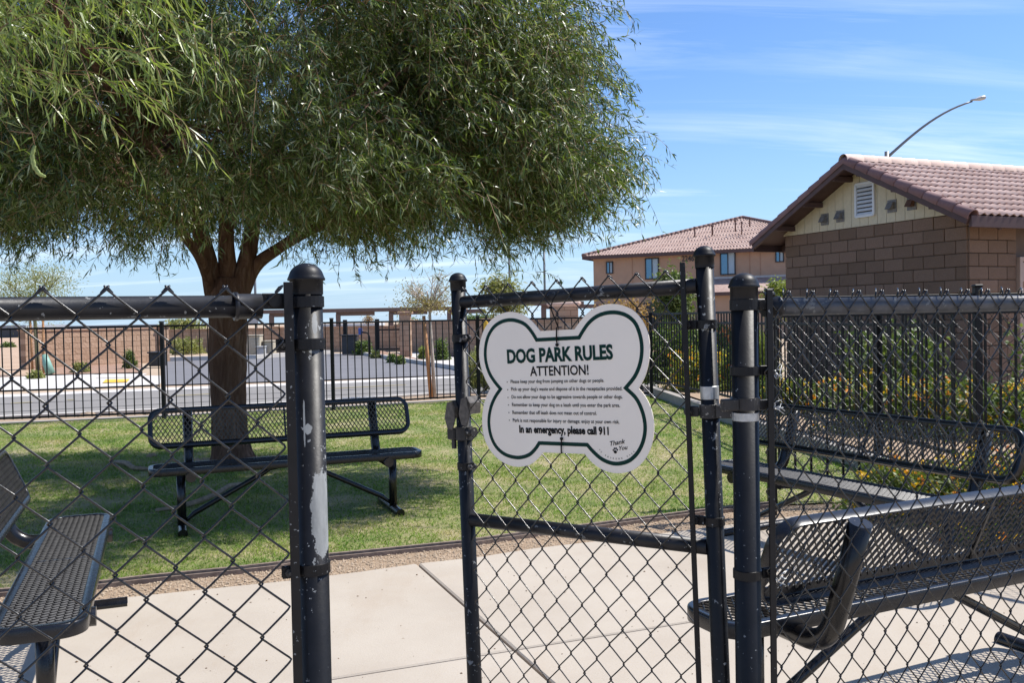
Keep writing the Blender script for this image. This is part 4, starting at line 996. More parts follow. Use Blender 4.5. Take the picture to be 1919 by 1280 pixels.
def window(parent, x0, x1, z0, z1, y=-.03, split=True):
    t = MB(); fw = .07
    for (cx_, cz, sx, sz) in (((x0 + x1) / 2, z1, x1 - x0 + fw, fw), ((x0 + x1) / 2, z0, x1 - x0 + fw, fw), (x0, (z0 + z1) / 2, fw, z1 - z0), (x1, (z0 + z1) / 2, fw, z1 - z0), ((x0 + x1) / 2, (z0 + z1) / 2, fw * .8, z1 - z0)):
        t.box((cx_, y, cz), (sx, .10, sz - .001))
    w_ = obj('window', t, M['darkbox'], parent); xm = (x0 + x1) / 2
    mb = MB(); mb.box(((x0 + xm) / 2, y + .0, (z0 + z1) / 2), (xm - x0 - .03, .02, z1 - z0 - .03)); obj('pane', mb, M['glass'], w_)
    mb = MB(); mb.box(((x1 + xm) / 2, y + .012, (z0 + z1) / 2), (x1 - xm - .03, .02, z1 - z0 - .03)); obj('pane', mb, M['blind'], w_)
for (xa, ya, xb, yb) in ((1137, 491.5, 1148.5, 512), (1210, 485, 1234.5, 522), (1350.5, 473.5, 1378, 513.5), (1454, 467, 1468.5, 490)):
    x0, z1 = apx(xa, ya); x1, z0 = apx(xb, yb); window(apt, x0, x1, z0, z1)
for px in (1185, 1405, 1425):
    x, _ = apx(px, 500); mb = MB(); mb.box((x, -.005, EZ / 2), (.05, .03, EZ - .05)); obj('control_joint', mb, simple('joint_dark_stucco', (.36, .22, .145), .9), apt)  # control joints coloured slightly darker than the wall stucco
xa, za = apx(1278, 490); xb, zb = apx(1301, 488.5)
me = text_mesh('2246', 'house_number', M['darkbox'], .02)
xs = [v.co.x for v in me.vertices]; sx = (xb - xa) / (max(xs) - min(xs))
for v in me.vertices: v.co = Vector((xa + (v.co.x - min(xs)) * sx, -.045, za + v.co.y * .36 / .7))
put('house_number', me, apt)
for (px, py, h_, rr_) in ((1302, 441, .55, .05), (1335, 432, .35, .06), (1378, 425, .45, .05), (1390, 430, .5, .04), (1172, 474, .35, .05), (1405, 416, .3, .05)):
    # drop each vent pipe on the roof
    o = A + n_ * 4.5; x_, z_ = apx(px, py, 3.0); zr = EZ + .12 + (3.0 + OV) * (RZ - EZ - .12) / (D / 2 + OV)
    mb = MB(); mb.tube([(0, 0, -.2), (0, 0, h_), (.02, 0, h_ + .02)], rr_, 8); mb.tube([(0, 0, h_), (0, 0, h_ + .12)], rr_ * 1.7, 8); obj('vent_pipe', mb, M['tiledark'], apt, loc=(x_, 3.0, z_ - .1 if abs(z_ - zr) < 2 else zr))
# lower wing roof in front
x0, z0 = apx(1318, 545, -3.0); x1 = D + 1; mb = MB(); 
mb.poly([(x0 - .4, -3.4, 2.62), (x1, -3.4, 2.62), (x1, 0, 3.55), (x0 - .4, 0, 3.55)]); mb.poly([(x0 - .4, -3.4, 2.62), (x0 - .4, 0, 3.55), (x0 - .4, 0, 2.62)]); obj('roof', mb, M['fartile'], apt)
mb = MB(); mb.box(((x0 + x1) / 2, -3.42, 2.55), (x1 - x0 + .8, .05, .2)); obj('fascia', mb, M['fascia'], apt)
mb = MB(); mb.box(((x0 + x1) / 2, -1.5, 1.27), (x1 - x0, 3.0, 2.54)); obj('wing_wall', mb, M['stucco'], apt)
mb = MB(); mb.box(((x0 + x1) / 2, -.02, 3.60), (x1 - x0, .1, .12)); obj('flashing', mb, M['walk'], apt)
x2, _ = apx(1226, 560, -.1); mb = MB(); mb.box((x2, -.04, 1.1), (1.5, .1, 2.2)); obj('door', mb, M['darkbox'], apt)
# ================================================================== block building (restroom) at right
def splitface(nm, a, b):
    n = NT(nm); v = n.coord('Object'); r = n.rnd()
    c = n.ramp(n.math('MULTIPLY_ADD', n.noise(v, 7, 4), .4, n.math('MULTIPLY', r, .6)), [(.15, a), (.8, b)])
    c = n.mix(n.math('MULTIPLY_ADD', n.noise(v, 70, 3, .8), 1.6, -.6, clamp=True), c, tuple(x * .72 for x in a))
    n.set('Base Color', c); n.set('Roughness', .95); n.set('Specular IOR Level', .2); n.bump(n.noise(v, 45, 5, .7), .9, .02); return n.mat
M['cmu'] = splitface('split_face_block', (.20, .132, .092), (.30, .20, .145)); M['mortar'] = simple('mortar', (.14, .10, .078), .95)
Cb = Vector((6.13, 15.85, 0)); U = Vector((.4, -.917, 0)).normalized(); Vd = Vector((.917, .4, 0)).normalized()
hb_ = thing('block_building', 'small brown block building with a yellow gable and barrel tile roof at right', 'building', Cb, math.atan2(Vd.y, Vd.x))
# local axes: x along the ridge (away to the right), y = -U  (so the near right corner is at y=-HW)
HW = 2.05; NR = 14; BH = .2035; WT = NR * BH
mb = MB(); mb.box((3.0, 0, WT / 2), (6.0 - .02, 2 * HW - .02, WT - .004)); obj('wall_core', mb, M['mortar'], hb_)
def blk(l):
    mb = MB(); mb.box((0, 0, 0), (l - .011, .05, BH - .011), bev=.006); return mb.mesh('block', M['cmu'])
BK = {k: blk(k) for k in (.41, .205)}
for r_ in range(NR):
    z = (r_ + .5) * BH; off = 0 if r_ % 2 == 0 else -.205; y = -HW + (.0 if r_ % 2 == 0 else 0); s = 0.0; first = True
    while s < 2 * HW - .01:
        l = .205 if (first and r_ % 2) else .41
        if s + l > 2 * HW + .01: l = .205
        put('block', BK[l], hb_, (0.004 + RNG.uniform(-.003, .003), -HW + s + l / 2, z), (0, 0, -math.pi / 2)); s += l; first = False
    s = 0.0; first = True
    while s < 1.02:
        l = .205 if (first and r_ % 2 == 0) else .41
        if s + l > 1.03: l = .205
        if s + l > 1.03: break
        put('block', BK[l], hb_, (s + l / 2, -HW - .003 + RNG.uniform(-.003, .003), z)); s += l; first = False
mb = MB(); mb.box((3.95, -HW, WT / 2), (4.1, .05, WT)); obj('wall_face', mb, M['mortar'], hb_)
M['door'] = simple('tan_metal_door', (.46, .34, .27), .55, var=.05)
mb = MB(); mb.box((1.075, -HW - .03, 1.06), (.07, .10, 2.12), bev=.005); mb.box((1.55, -HW - .03, 2.15), (1.02, .10, .07), bev=.005); dd_ = obj('door_frame', mb, M['door'], hb_)
mb = MB(); mb.box((1.56, -HW - .02, 1.05), (.90, .05, 2.10), bev=.004); obj('door', mb, M['door'], hb_)
mb = MB(); mb.box((1.115, -HW - .075, 1.75), (.03, .012, .10)); mb.box((1.115, -HW - .075, .35), (.03, .012, .10)); obj('door_hinge', mb, simple('hinge_brass', (.25, .13, .06), .5), dd_)
# roof
RH, EHh, HO, GO = 3.94, 2.745, 2.47, .45; slope = math.atan2(RH - EHh, HO); SL = math.hypot(RH - EHh, HO); BLn = 6.3
M['barge'] = simple('barge_brown', (.085, .045, .040), .65, var=.15, scale=6)
for sgn in (-1, 1):
    mb = MB(); mb.box((0, 0, -.03), (BLn, SL, .05)); obj('roof_deck', mb, M['barge'], hb_, loc=(BLn / 2 - GO + .02, sgn * HO / 2, (RH + EHh) / 2), rot=(-sgn * slope, 0, 0))
    mb = MB(); mb.box((0, 0, -.070), (.055, SL + .02, .115), bev=.004); obj('barge_board', mb, M['barge'], hb_, loc=(-GO - .01, sgn * HO / 2, (RH + EHh) / 2), rot=(-sgn * slope, 0, 0))
    mb = MB(); mb.box((BLn / 2 - GO, sgn * (HO - .0), EHh - .08), (BLn, .05, .17), bev=.004); obj('fascia', mb, M['barge'], hb_)
    for k, fr in enumerate((.12, .42, .72)):
        yy = sgn * HO * fr; zz_ = RH - (RH - EHh) * fr - .11; mb = MB(); mb.box((-GO / 2 - .01, yy, zz_), (GO, .09, .09), bev=.004); obj('outlooker', mb, M['barge'], hb_)
    for k in range(6):
        mb = MB(); mb.box((0, 0, -.13), (.05, .55, .12)); obj('rafter_tail', mb, M['barge'], hb_, loc=(.25 + k * .6, sgn * (HO - .22), EHh + .22 * (RH - EHh) / HO), rot=(-sgn * slope, 0, 0))
M['siding'] = simple('yellow_siding', (.64, .555, .39), .8, var=.06, scale=20)
nb = 21; bw_ = 2 * (HW + .02) / nb
mb = MB(); mb.box((.05, 0, WT + .4), (.02, 2.2, .9)); mb = MB(); mb.prism([(.03, -HW, WT), (.03, HW, WT), (.03, 0, WT + HW * (RH - EHh) / HO - .05)], (.03, 0, 0)); obj('gable_core', mb, M['mortar'], hb_)
for k in range(nb):
    y0 = -HW - .02 + k * bw_ + .004; y1 = y0 + bw_ - .008
    def zt(y): return RH - abs(y) * (RH - EHh) / HO - .065
    if min(zt(y0), zt(y1)) < WT + .01 and max(zt(y0), zt(y1)) < WT + .02: continue
    pts = [(-.035, y0, WT + .004), (-.035, y1, WT + .004), (-.035, y1, max(WT + .006, zt(y1)))]
    if y0 < 0 < y1: pts.append((-.035, 0, zt(0)))
    pts.append((-.035, y0, max(WT + .006, zt(y0)))); mb = MB(); mb.prism(pts, (.03, 0, 0)); obj('siding_board', mb, M['siding'], hb_)
M['white'] = simple('white_vent_paint', (.74, .76, .78), .5, var=.04)
def gy(px, py, xo=-.05):
    o = Cb + Vd * xo; v = ray(px, py); t = o.dot(Vd) / v.dot(Vd); q = v * t; return (-(q - o).dot(U), CAM_H + q.z)
y0v, zv1 = gy(1604, 346); y1v, zv0 = gy(1638, 402); cyv, czv = (y0v + y1v) / 2, (zv0 + zv1) / 2; wv_, hv_ = abs(y1v - y0v), abs(zv1 - zv0)
mb = MB()
for (yy, zz_, sy, sz) in ((cyv, zv1, wv_, .04), (cyv, zv0, wv_, .04), (y0v, czv, .04, hv_), (y1v, czv, .04, hv_)): mb.box((-.055, yy, zz_), (.04, sy, sz), bev=.003)
vf = obj('louver_vent', mb, M['white'], hb_)
for k in range(8):
    mb = MB(); mb.box((0, 0, 0), (.012, wv_ - .03, .052)); obj('slat', mb, M['white'], vf, loc=(-.05, cyv, zv0 + hv_ * (k + .6) / 8.2), rot=(0, R(38), 0))
mb = MB(); mb.box((-.036, cyv, czv), (.006, wv_ - .02, hv_ - .02)); obj('vent_screen', mb, M['darkbox'], vf)
M['rustgrey'] = simple('weathered_duct_metal', (.20, .19, .18), .6, metal=.2, var=.35, scale=25)
M['rustbrown'] = simple('rusty_duct_metal', (.15, .075, .05), .7, var=.4, scale=25)
for (px, py, mt) in ((1544, 411, 'rustgrey'), (1573, 405, 'rustgrey'), (1670, 386, 'rustgrey'), (1707, 381, 'rustbrown')):
    yv, zv = gy(px, py, -.06); mb = MB(); mb.box((-.042, yv, zv), (.01, .19, .21)); o = obj('hooded_vent', mb, M['rustgrey'], hb_)
    mb = MB(); a = [(-.045, yv + .06, zv + .07), (-.085, yv + .06, zv + .06), (-.15, yv + .06, zv - .05), (-.045, yv + .06, zv - .05)]; mb.prism([a[0], a[1], a[2], a[3]], (0, -.12, 0)); obj('hood', mb, M[mt], o)
# barrel tiles
def tilemat(nm, a, b):
    n = NT(nm); v = n.coord('Object'); r = n.rnd(); c = n.ramp(n.math('MULTIPLY_ADD', n.noise(v, 8, 4), .4, n.math('MULTIPLY', r, .6)), [(.15, a), (.85, b)])
    c = n.mix(n.math('MULTIPLY_ADD', n.noise(v, 22, 5, .7), 1.5, -.65, clamp=True), c, tuple(x * .8 for x in a)); n.set('Base Color', c); n.set('Roughness', .82); n.bump(n.noise(v, 60, 4), .3, .004); return n.mat
M['tile'] = tilemat('clay_tile', (.38, .245, .205), (.53, .38, .33)); M['raketile'] = tilemat('rake_tile', (.20, .11, .105), (.27, .155, .145)); M['ridgetile'] = tilemat('ridge_tile', (.52, .38, .32), (.64, .50, .43))
PT = .155; TW = 2 * PT; TL = SL / 10
def stile():
    mb = MB(); n = 12; th = .012
    for (yy, zl) in ((-.012, .030), (TL + .02, .004)):
        for tt in (0, -th):
            for i in range(n + 1):
                x = TW * i / n; z = .034 * (math.cos(2 * math.pi * x / PT) * .5 + .5); mb.v.append((x, yy, z + zl + tt))
    m_ = n + 1
    for i in range(n):
        mb.face((i, i + 1, 2 * m_ + i + 1, 2 * m_ + i), 0, True); mb.face((m_ + i, m_ + i + 1, i + 1, i)); mb.face((m_ + i + 1, m_ + i, 3 * m_ + i, 3 * m_ + i + 1), 0, True)
    return mb.mesh('roof_tile', M['tile'])
STM = stile(); nc = int((BLn - .1) / TW)
base_m = Matrix.Translation((-GO + .10, -HO, EHh)) @ Matrix.Rotation(slope, 4, 'X')
for j in range(10):
    for i in range(nc):
        o = put('roof_tile', STM, hb_); m_ = base_m @ Matrix.Translation((i * TW, j * TL, .0)); o.location = m_.to_translation(); o.rotation_euler = m_.to_euler()
# far slope sheet of the same tiles, joined (unseen from the gate side)
mb = MB()
for j in range(10):
    for i in range(nc * 4):
        x = -GO + .1 + i * PT / 2; y0, y1 = HO - j * TL * math.cos(slope), HO - (j + 1) * TL * math.cos(slope); z0 = EHh + j * TL * math.sin(slope) + .03; z1 = EHh + (j + 1) * TL * math.sin(slope) + .01
        w0, w1 = (.03, .0) if i % 2 else (.0, .03); mb.poly([(x, y0, z0 + w0), (x + PT / 2, y0, z0 + w1), (x + PT / 2, y1, z1 + w1), (x, y1, z1 + w0)])
tl = obj('tile_courses', mb, M['tile'], hb_); tl['kind'] = 'stuff'
def barrel(l, r0_, r1_, mat, name, arc=200, n=10, th=.014):
    mb = MB()
    for (x, r) in ((0, r0_), (l, r1_)):
        for rr_ in (r, r - th):
            for k in range(n + 1):
                a = R(90 - arc / 2 + arc * k / n); mb.v.append((x, rr_ * math.cos(a), rr_ * math.sin(a)))
    m_ = n + 1
    for k in range(n):
        mb.face((k, k + 1, 2 * m_ + k + 1, 2 * m_ + k), 0, True); mb.face((m_ + k, m_ + k + 1, k + 1, k)); mb.face((m_ + k + 1, m_ + k, 3 * m_ + k, 3 * m_ + k + 1), 0, True)
    return mb.mesh(name, mat)
rk = barrel(.33, .105, .088, M['raketile'], 'rake_tile', arc=230)
for sgn in (-1, 1):
    s_ = Vector((-GO + .035, sgn * (HO + .02), EHh - .01)); e_ = Vector((-GO + .035, 0, RH - .0)); dv = (e_ - s_); n9 = 9; dn = dv.normalized()
    for k in range(n9):
        q = Matrix((dn, Vector((1, 0, 0)).cross(dn) * 0 + Vector((-sgn * 0 - 1, 0, 0)), Vector((0, 0, 0)))) if False else None
        xax = dn; yax = Vector((1, 0, 0)) * (1 if sgn > 0 else -1); zax = xax.cross(yax).normalized()
        if zax.z < 0: yax = -yax; zax = -zax
        mm = Matrix((xax, yax, zax)).transposed()
        put('rake_tile', rk, hb_, s_ + dv * (k / n9), mm.to_euler())
rg = barrel(.36, .125, .105, M['ridgetile'], 'ridge_tile', arc=190)
for k in range(int(BLn / .31)):
    o = put('ridge_tile', rg, hb_, (-GO + .31 + k * .31, 0, RH + .005), (0, R(-1.5), math.pi))
# ================================================================== foliage helpers
from mathutils import noise as mnoise
def leaf_mat(name, stops, rough=.42, trans=.3, spec=.5, scale=9):
    n = NT(name); v = n.coord('World')
    isl = n.geo.outputs['Random Per Island']
    c = n.ramp(n.math('MULTIPLY_ADD', isl, .75, n.math('MULTIPLY', n.noise(v, scale * .15, 3), .25)), stops)
    n.set('Base Color', c); n.set('Roughness', rough); n.set('Specular IOR Level', spec)
    tr = n.t.nodes.new('ShaderNodeBsdfTranslucent'); n.t.links.new(n.mix(1.0, c, (1.25, 1.35, .55), 'MULTIPLY'), tr.inputs[0]); ms = n.t.nodes.new('ShaderNodeMixShader'); ms.inputs[0].default_value = trans
    n.t.links.new(n.bsdf.outputs[0], ms.inputs[1]); n.t.links.new(tr.outputs[0], ms.inputs[2]); n.t.links.new(ms.outputs[0], n.out.inputs[0]); return n.mat
def unit(a): return a / np.maximum(np.linalg.norm(a, axis=-1, keepdims=True), 1e-9)
def leaves(base, d, L, W, bend=.25):
    """kite shaped leaves; base (n,3), d (n,3) unit, L,W (n)"""
    n = len(base); s = unit(np.cross(d, RNG.normal(0, 1, (n, 3)))); up = np.cross(s, d)
    mid = base + d * (L * .45)[:, None]; k = RNG.normal(0, bend, n) * L
    tip = base + d * L[:, None] + up * k[:, None] - np.array([0, 0, 1.]) * (L * .12)[:, None]
    V = np.stack([base, mid + s * (W / 2)[:, None], mid - s * (W / 2)[:, None], tip], 1).reshape(-1, 3)
    i = (np.arange(n) * 4)[:, None]; Fc = np.stack([i + [0, 1, 2], i + [1, 3, 2]], 1).reshape(-1, 3); return V, Fc
def strands(p0, d0, length, grav, K, L, W, jit=.55):
    S = len(p0); t = (np.arange(K)[None] + RNG.uniform(0, 1, (S, K))) / K; l = length[:, None] * t
    down = np.array([0, 0, -1.]); pos = p0[:, None] + d0[:, None] * l[..., None] + down * (grav * l * l)[..., None]
    tan = unit(d0[:, None] + down * (2 * grav * l)[..., None]); ld = unit(tan * .55 + RNG.normal(0, jit, (S, K, 3)) * .8 + down * .35)
    n = S * K; V, Fc = leaves(pos.reshape(-1, 3), ld.reshape(-1, 3), RNG.uniform(.6, 1.2, n) * L, RNG.uniform(.7, 1.3, n) * W); return V, Fc
def stems(p0, d0, length, grav, r):
    """thin two sided ribbons for the twigs"""
    S = len(p0); K = 5; down = np.array([0, 0, -1.]); t = np.linspace(0, 1, K)[None] * np.ones((S, 1)); l = length[:, None] * t
    pos = p0[:, None] + d0[:, None] * l[..., None] + down * (grav * l * l)[..., None]; s = unit(np.cross(d0, RNG.normal(0, 1, (S, 3))))[:, None] * (r * (1 - .7 * t))[..., None]
    V = np.stack([pos - s, pos + s], 2).reshape(-1, 3); b = (np.arange(S) * K * 2)[:, None, None]; k = (np.arange(K - 1) * 2)[None, :, None]
    Fc = (b + k + np.array([0, 1, 3, 2])[None, None]).reshape(-1, 4); return V, Fc
M['leafA'] = leaf_mat('willow_leaf', [(.10, (.026, .052, .008)), (.40, (.062, .10, .015)), (.60, (.12, .17, .030)), (.76, (.23, .275, .11)), (.90, (.42, .45, .32)), (.955, (.34, .19, .08)), (.99, (.24, .12, .06))], .36, .36, .7)
M['leafB'] = leaf_mat('sunlit_spray_leaf', [(.10, (.09, .14, .02)), (.5, (.20, .27, .05)), (.85, (.36, .40, .16)), (.98, (.42, .28, .10))], .36, .36, .7)  # same tree's leaves, sunlight put into the colour by a lighter ramp
M['twig'] = simple('green_brown_twig', (.24, .14, .07), .7, var=.3, kind='World', scale=5)
def bark_mat():
    n = NT('bark'); v = n.coord('World', (11, 11, 1.7)); f = n.noise(v, 1.6, 9, .75, .9)
    c = n.ramp(f, [(.28, (.045, .023, .015)), (.5, (.18, .10, .066)), (.72, (.34, .235, .17))])
    c = n.mix(n.math('MULTIPLY_ADD', n.noise(n.coord('World'), 2.2, 4), 2.2, -.95, clamp=True), c, (.13, .07, .045))
    n.set('Base Color', c); n.set('Roughness', .92); n.set('Specular IOR Level', .2); n.bump(f, 1.0, .07); return n.mat
M['bark'] = bark_mat()
# ================================================================== the big tree
TB = P(431, 866); TB.z = 0; TY = TB.y
tree = thing('willow_acacia_tree', 'large weeping tree with a thick brown trunk shading the lawn behind the bench', 'tree', TB)
def tp(px, py, dy=0): q = at(px, py, TY + dy); return q - TB
def rough_tube(pts, rs, n=26, amp=.10, sub=6, name='trunk', seed=0, ridges=5):
    P0 = [Vector(p) for p in pts]; Q_ = []; RS = []
    for i in range(len(P0) - 1):
        p0 = P0[max(i - 1, 0)]; p1 = P0[i]; p2 = P0[i + 1]; p3 = P0[min(i + 2, len(P0) - 1)]
        for j in range(sub):
            t = j / sub; Q_.append(.5 * ((2 * p1) + (-p0 + p2) * t + (2 * p0 - 5 * p1 + 4 * p2 - p3) * t * t + (-p0 + 3 * p1 - 3 * p2 + p3) * t ** 3)); RS.append(rs[i] * (1 - t) + rs[i + 1] * t)
    Q_.append(P0[-1]); RS.append(rs[-1]); mb = MB(); mb.tube(Q_, 1, n, rs=RS); c = 0
    for i, (q, r) in enumerate(zip(Q_, RS)):
        for k in range(n):
            vv = Vector(mb.v[c]); d_ = vv - q; a = 2 * math.pi * k / n
            f = mnoise.noise(Vector((math.cos(a) * 1.6 * ridges / 4, math.sin(a) * 1.6 * ridges / 4, q.z * 1.2 + seed))) * 1.0 + mnoise.noise(Vector((math.cos(a) * 5, math.sin(a) * 5, q.z * 2.5 + seed))) * .45 + abs(mnoise.noise(Vector((math.cos(a) * 13, math.sin(a) * 13, q.z * 4 + seed)))) * -.55
            mb.v[c] = tuple(q + d_ * (1 + amp * f)); c += 1
    return obj(name, mb, M['bark'], tree)
rough_tube([tp(437, 890), tp(436, 866), tp(434, 846), tp(431, 815), tp(428, 750), tp(426, 680), tp(427, 610), tp(427, 565), tp(427, 520)], [.27, .235, .200, .180, .168, .166, .178, .19, .13], 56, .16, 7, 'trunk', 3, 7)
rough_tube([tp(412, 600), tp(402, 545), tp(388, 480, -.1), tp(368, 405, -.25), tp(345, 300, -.5), tp(300, 150, -.9), tp(240, -60, -1.3)], [.09, .10, .083, .074, .06, .045, .03], 30, .12, 7, 'branch', 7)
rough_tube([tp(428, 590), tp(428, 520), tp(424, 450, -.1), tp(428, 360, -.2), tp(445, 240, -.4), tp(462, 140, -.6), tp(470, -80, -.8)], [.10, .095, .075, .068, .06, .05, .03], 28, .12, 7, 'branch', 11)
rough_tube([tp(444, 600), tp(452, 535), tp(466, 470, .05), tp(478, 400, .1), tp(510, 290, .1), tp(560, 160, 0), tp(640, -40, -.2)], [.09, .098, .082, .07, .058, .045, .03], 30, .12, 7, 'branch', 17)
rough_tube([tp(458, 555), tp(478, 500, .05), tp(520, 467, 0), tp(563, 441, -.1), tp(640, 405, -.4), tp(760, 360, -.8), tp(900, 330, -1.2)], [.05, .068, .058, .052, .042, .03, .016], 16, .10, 5, 'branch', 23)
rough_tube([tp(400, 560), tp(378, 490, -.3), tp(350, 448, -.6), tp(322, 405, -1.0), tp(250, 350, -1.5), tp(120, 320, -2.0)], [.05, .05, .042, .036, .028, .014], 12, .08, 5, 'branch', 29)
rough_tube([tp(492, 345, 0), tp(560, 285, -.5), tp(640, 222, -.9), tp(690, 188, -1.1), tp(790, 140, -1.4), tp(960, 90, -1.6)], [.06, .058, .052, .046, .036, .016], 14, .08, 5, 'branch', 31)
rough_tube([tp(370, 400, -.3), tp(330, 340, -1.0), tp(270, 260, -2.0), tp(180, 120, -3.4), tp(60, -60, -4.6)], [.05, .05, .045, .035, .02], 12, .08, 5, 'branch', 37)
def mnoise_arr(a): return np.array([mnoise.noise(Vector(q)) for q in a])
# crown: clusters of drooping sprays
CC = np.array([-2.55, 7.9, 3.45]); CRAD = np.array([3.02, 2.4, 2.55]); NC = 740
u_ = RNG.uniform(-1, 1, (NC * 6, 3)); q4 = (np.abs(u_) ** np.array([2.6, 2.6, 2.6])).sum(1); k = (q4 < 1) & (q4 > .10); cen = CC + u_[k] * CRAD
keep = (cen[:, 2] > 2.30) & (cen[:, 2] < 5.4) & ~((cen[:, 2] < 2.50) & (np.abs(cen[:, 0] + 2.50) < .38) & (cen[:, 1] < 9.6))
keep &= mnoise_arr(cen * 1.6) > -.04
cen = cen[keep][:NC]
ext = np.array([.05, 7.6, 2.75]) + unit(RNG.normal(0, 1, (46, 3))) * RNG.uniform(.2, 1, (46, 1)) ** .5 * np.array([.85, .9, .55]); cen = np.concatenate([cen, ext])
hi = cen[:, 2] > 4.5
ns = np.where(hi, 6, np.where(cen[:, 2] < 2.75, 66, 54)); idx = np.repeat(np.arange(len(cen)), ns); S = len(idx)
p0 = cen[idx] + RNG.normal(0, 1, (S, 3)) * np.array([.19, .19, .15])
rel = unit((cen[idx] - CC) / CRAD + 1e-6); d0 = unit(rel * np.array([.8, .8, .25]) + RNG.normal(0, .6, (S, 3)) + np.array([0, 0, .05]))
ln = RNG.uniform(.20, .46, S); low = p0[:, 2] < 2.6; ln[low] *= .72
V, Fc = strands(p0, d0, ln, 1.5, 17, .080, .0102, .7)
crown = put('crown', npmesh('crown', V - np.array(TB), Fc, M['leafA']), tree); crown['kind'] = 'stuff'
V, Fc = stems(p0, d0, ln, 1.5, .0026); o = put('twigs', npmesh('twigs', V - np.array(TB), Fc, M['twig']), tree); o['kind'] = 'stuff'
mb = MB(); tips = [tp(345, 300, -.5), tp(445, 240, -.4), tp(510, 290, .1), tp(640, 405, -.4), tp(250, 350, -1.5), tp(690, 188, -1.1), tp(240, -60, -1.3), tp(640, -40, -.2), tp(760, 360, -.8), tp(790, 140, -1.4), tp(270, 260, -2.0)]
for c in cen[::3]:
    c = Vector(c) - TB; b_ = min(tips, key=lambda q: (q - c).length)
    if (b_ - c).length > 2.6: continue
    m_ = (b_ + c) / 2 + Vector((random.uniform(-.2, .2), random.uniform(-.2, .2), .18)); mb.tube([b_, (b_ + m_) / 2 + Vector((0, 0, .05)), m_, (m_ + c) / 2 + Vector((0, 0, .04)), c], .012, 5, rs=[.020, .016, .012, .008, .004], cap=False)
o = obj('small_branches', mb, M['bark'], tree); o['kind'] = 'stuff'
# near spray hanging in at the top left
NB = 300; p0 = np.stack([RNG.uniform(-2.75, -1.50, NB), RNG.uniform(3.45, 4.4, NB), RNG.uniform(2.45, 3.35, NB)], -1)
k = (p0[:, 0] + (p0[:, 2] - 2.45) * -.35 < -1.62); p0 = p0[k]; NB = len(p0)
d0 = unit(np.array([.55, -.1, .1]) + RNG.normal(0, .55, (NB, 3))); ln = RNG.uniform(.25, .5, NB)
V, Fc = strands(p0, d0, ln, 1.2, 17, .095, .0088, .5); o = put('leafy_spray', npmesh('leafy_spray', V - np.array(TB), Fc, M['leafB']), tree); o['kind'] = 'stuff'
V, Fc = stems(p0, d0, ln, 1.2, .0019); o = put('twigs', npmesh('twigs', V - np.array(TB), Fc, M['twig']), tree); o['kind'] = 'stuff'
M['pod'] = simple('green_seed_pod', (.25, .30, .085), .5, var=.3, scale=60)
def pod(pts, r):
    mb = MB(); n = 22; P_ = [Vector(p) for p in pts]; Q_ = []
    for i in range(n + 1):
        t = i / n * (len(P_) - 1); a = min(int(t), len(P_) - 2); Q_.append(P_[a].lerp(P_[a + 1], t - a))
    mb.tube(Q_, r, 10, rs=[r * (.35 + .65 * math.sin(math.pi * min(1, (i + 1) / (n + 1) * 1.02)) ** .4) * (1 + .16 * math.cos(i * 2.1)) for i in range(n + 1)], flat=.7); obj('seed_pod', mb, M['pod'], tree)
pod([at(65, 272, 3.8) - TB, at(60, 292, 3.8) - TB, at(64, 312, 3.8) - TB, at(74, 326, 3.8) - TB, at(86, 331, 3.8) - TB], .0095)
pod([at(196, 215, 3.8) - TB, at(192, 240, 3.78) - TB, at(200, 262, 3.78) - TB], .006)
mb = MB(); mb.tube([at(20, 245, 3.8) - TB, at(60, 250, 3.8) - TB, at(66, 274, 3.8) - TB], .002, 5); mb.tube([at(150, 100, 3.8) - TB, at(180, 180, 3.8) - TB, at(196, 217, 3.8) - TB], .002, 5); o = obj('twigs', mb, M['twig'], tree); o['kind'] = 'stuff'
# bare soil ring with litter round the trunk
mb = MB(); n = 40; mb.poly([(TB.x + (.62 + .18 * math.sin(3 * a) + .1 * math.sin(7 * a)) * math.cos(a), TB.y - .15 + (.55 + .12 * math.sin(2 * a + 1)) * math.sin(a), .012) for a in [2 * math.pi * i / n for i in range(n)]]); struct('bare_soil', mb, blend_ground('bare_soil', [(.3, (.17, .10, .06)), (.7, (.30, .20, .13))], 6, bscale=60, fine=(40, (.36, .26, .17))))
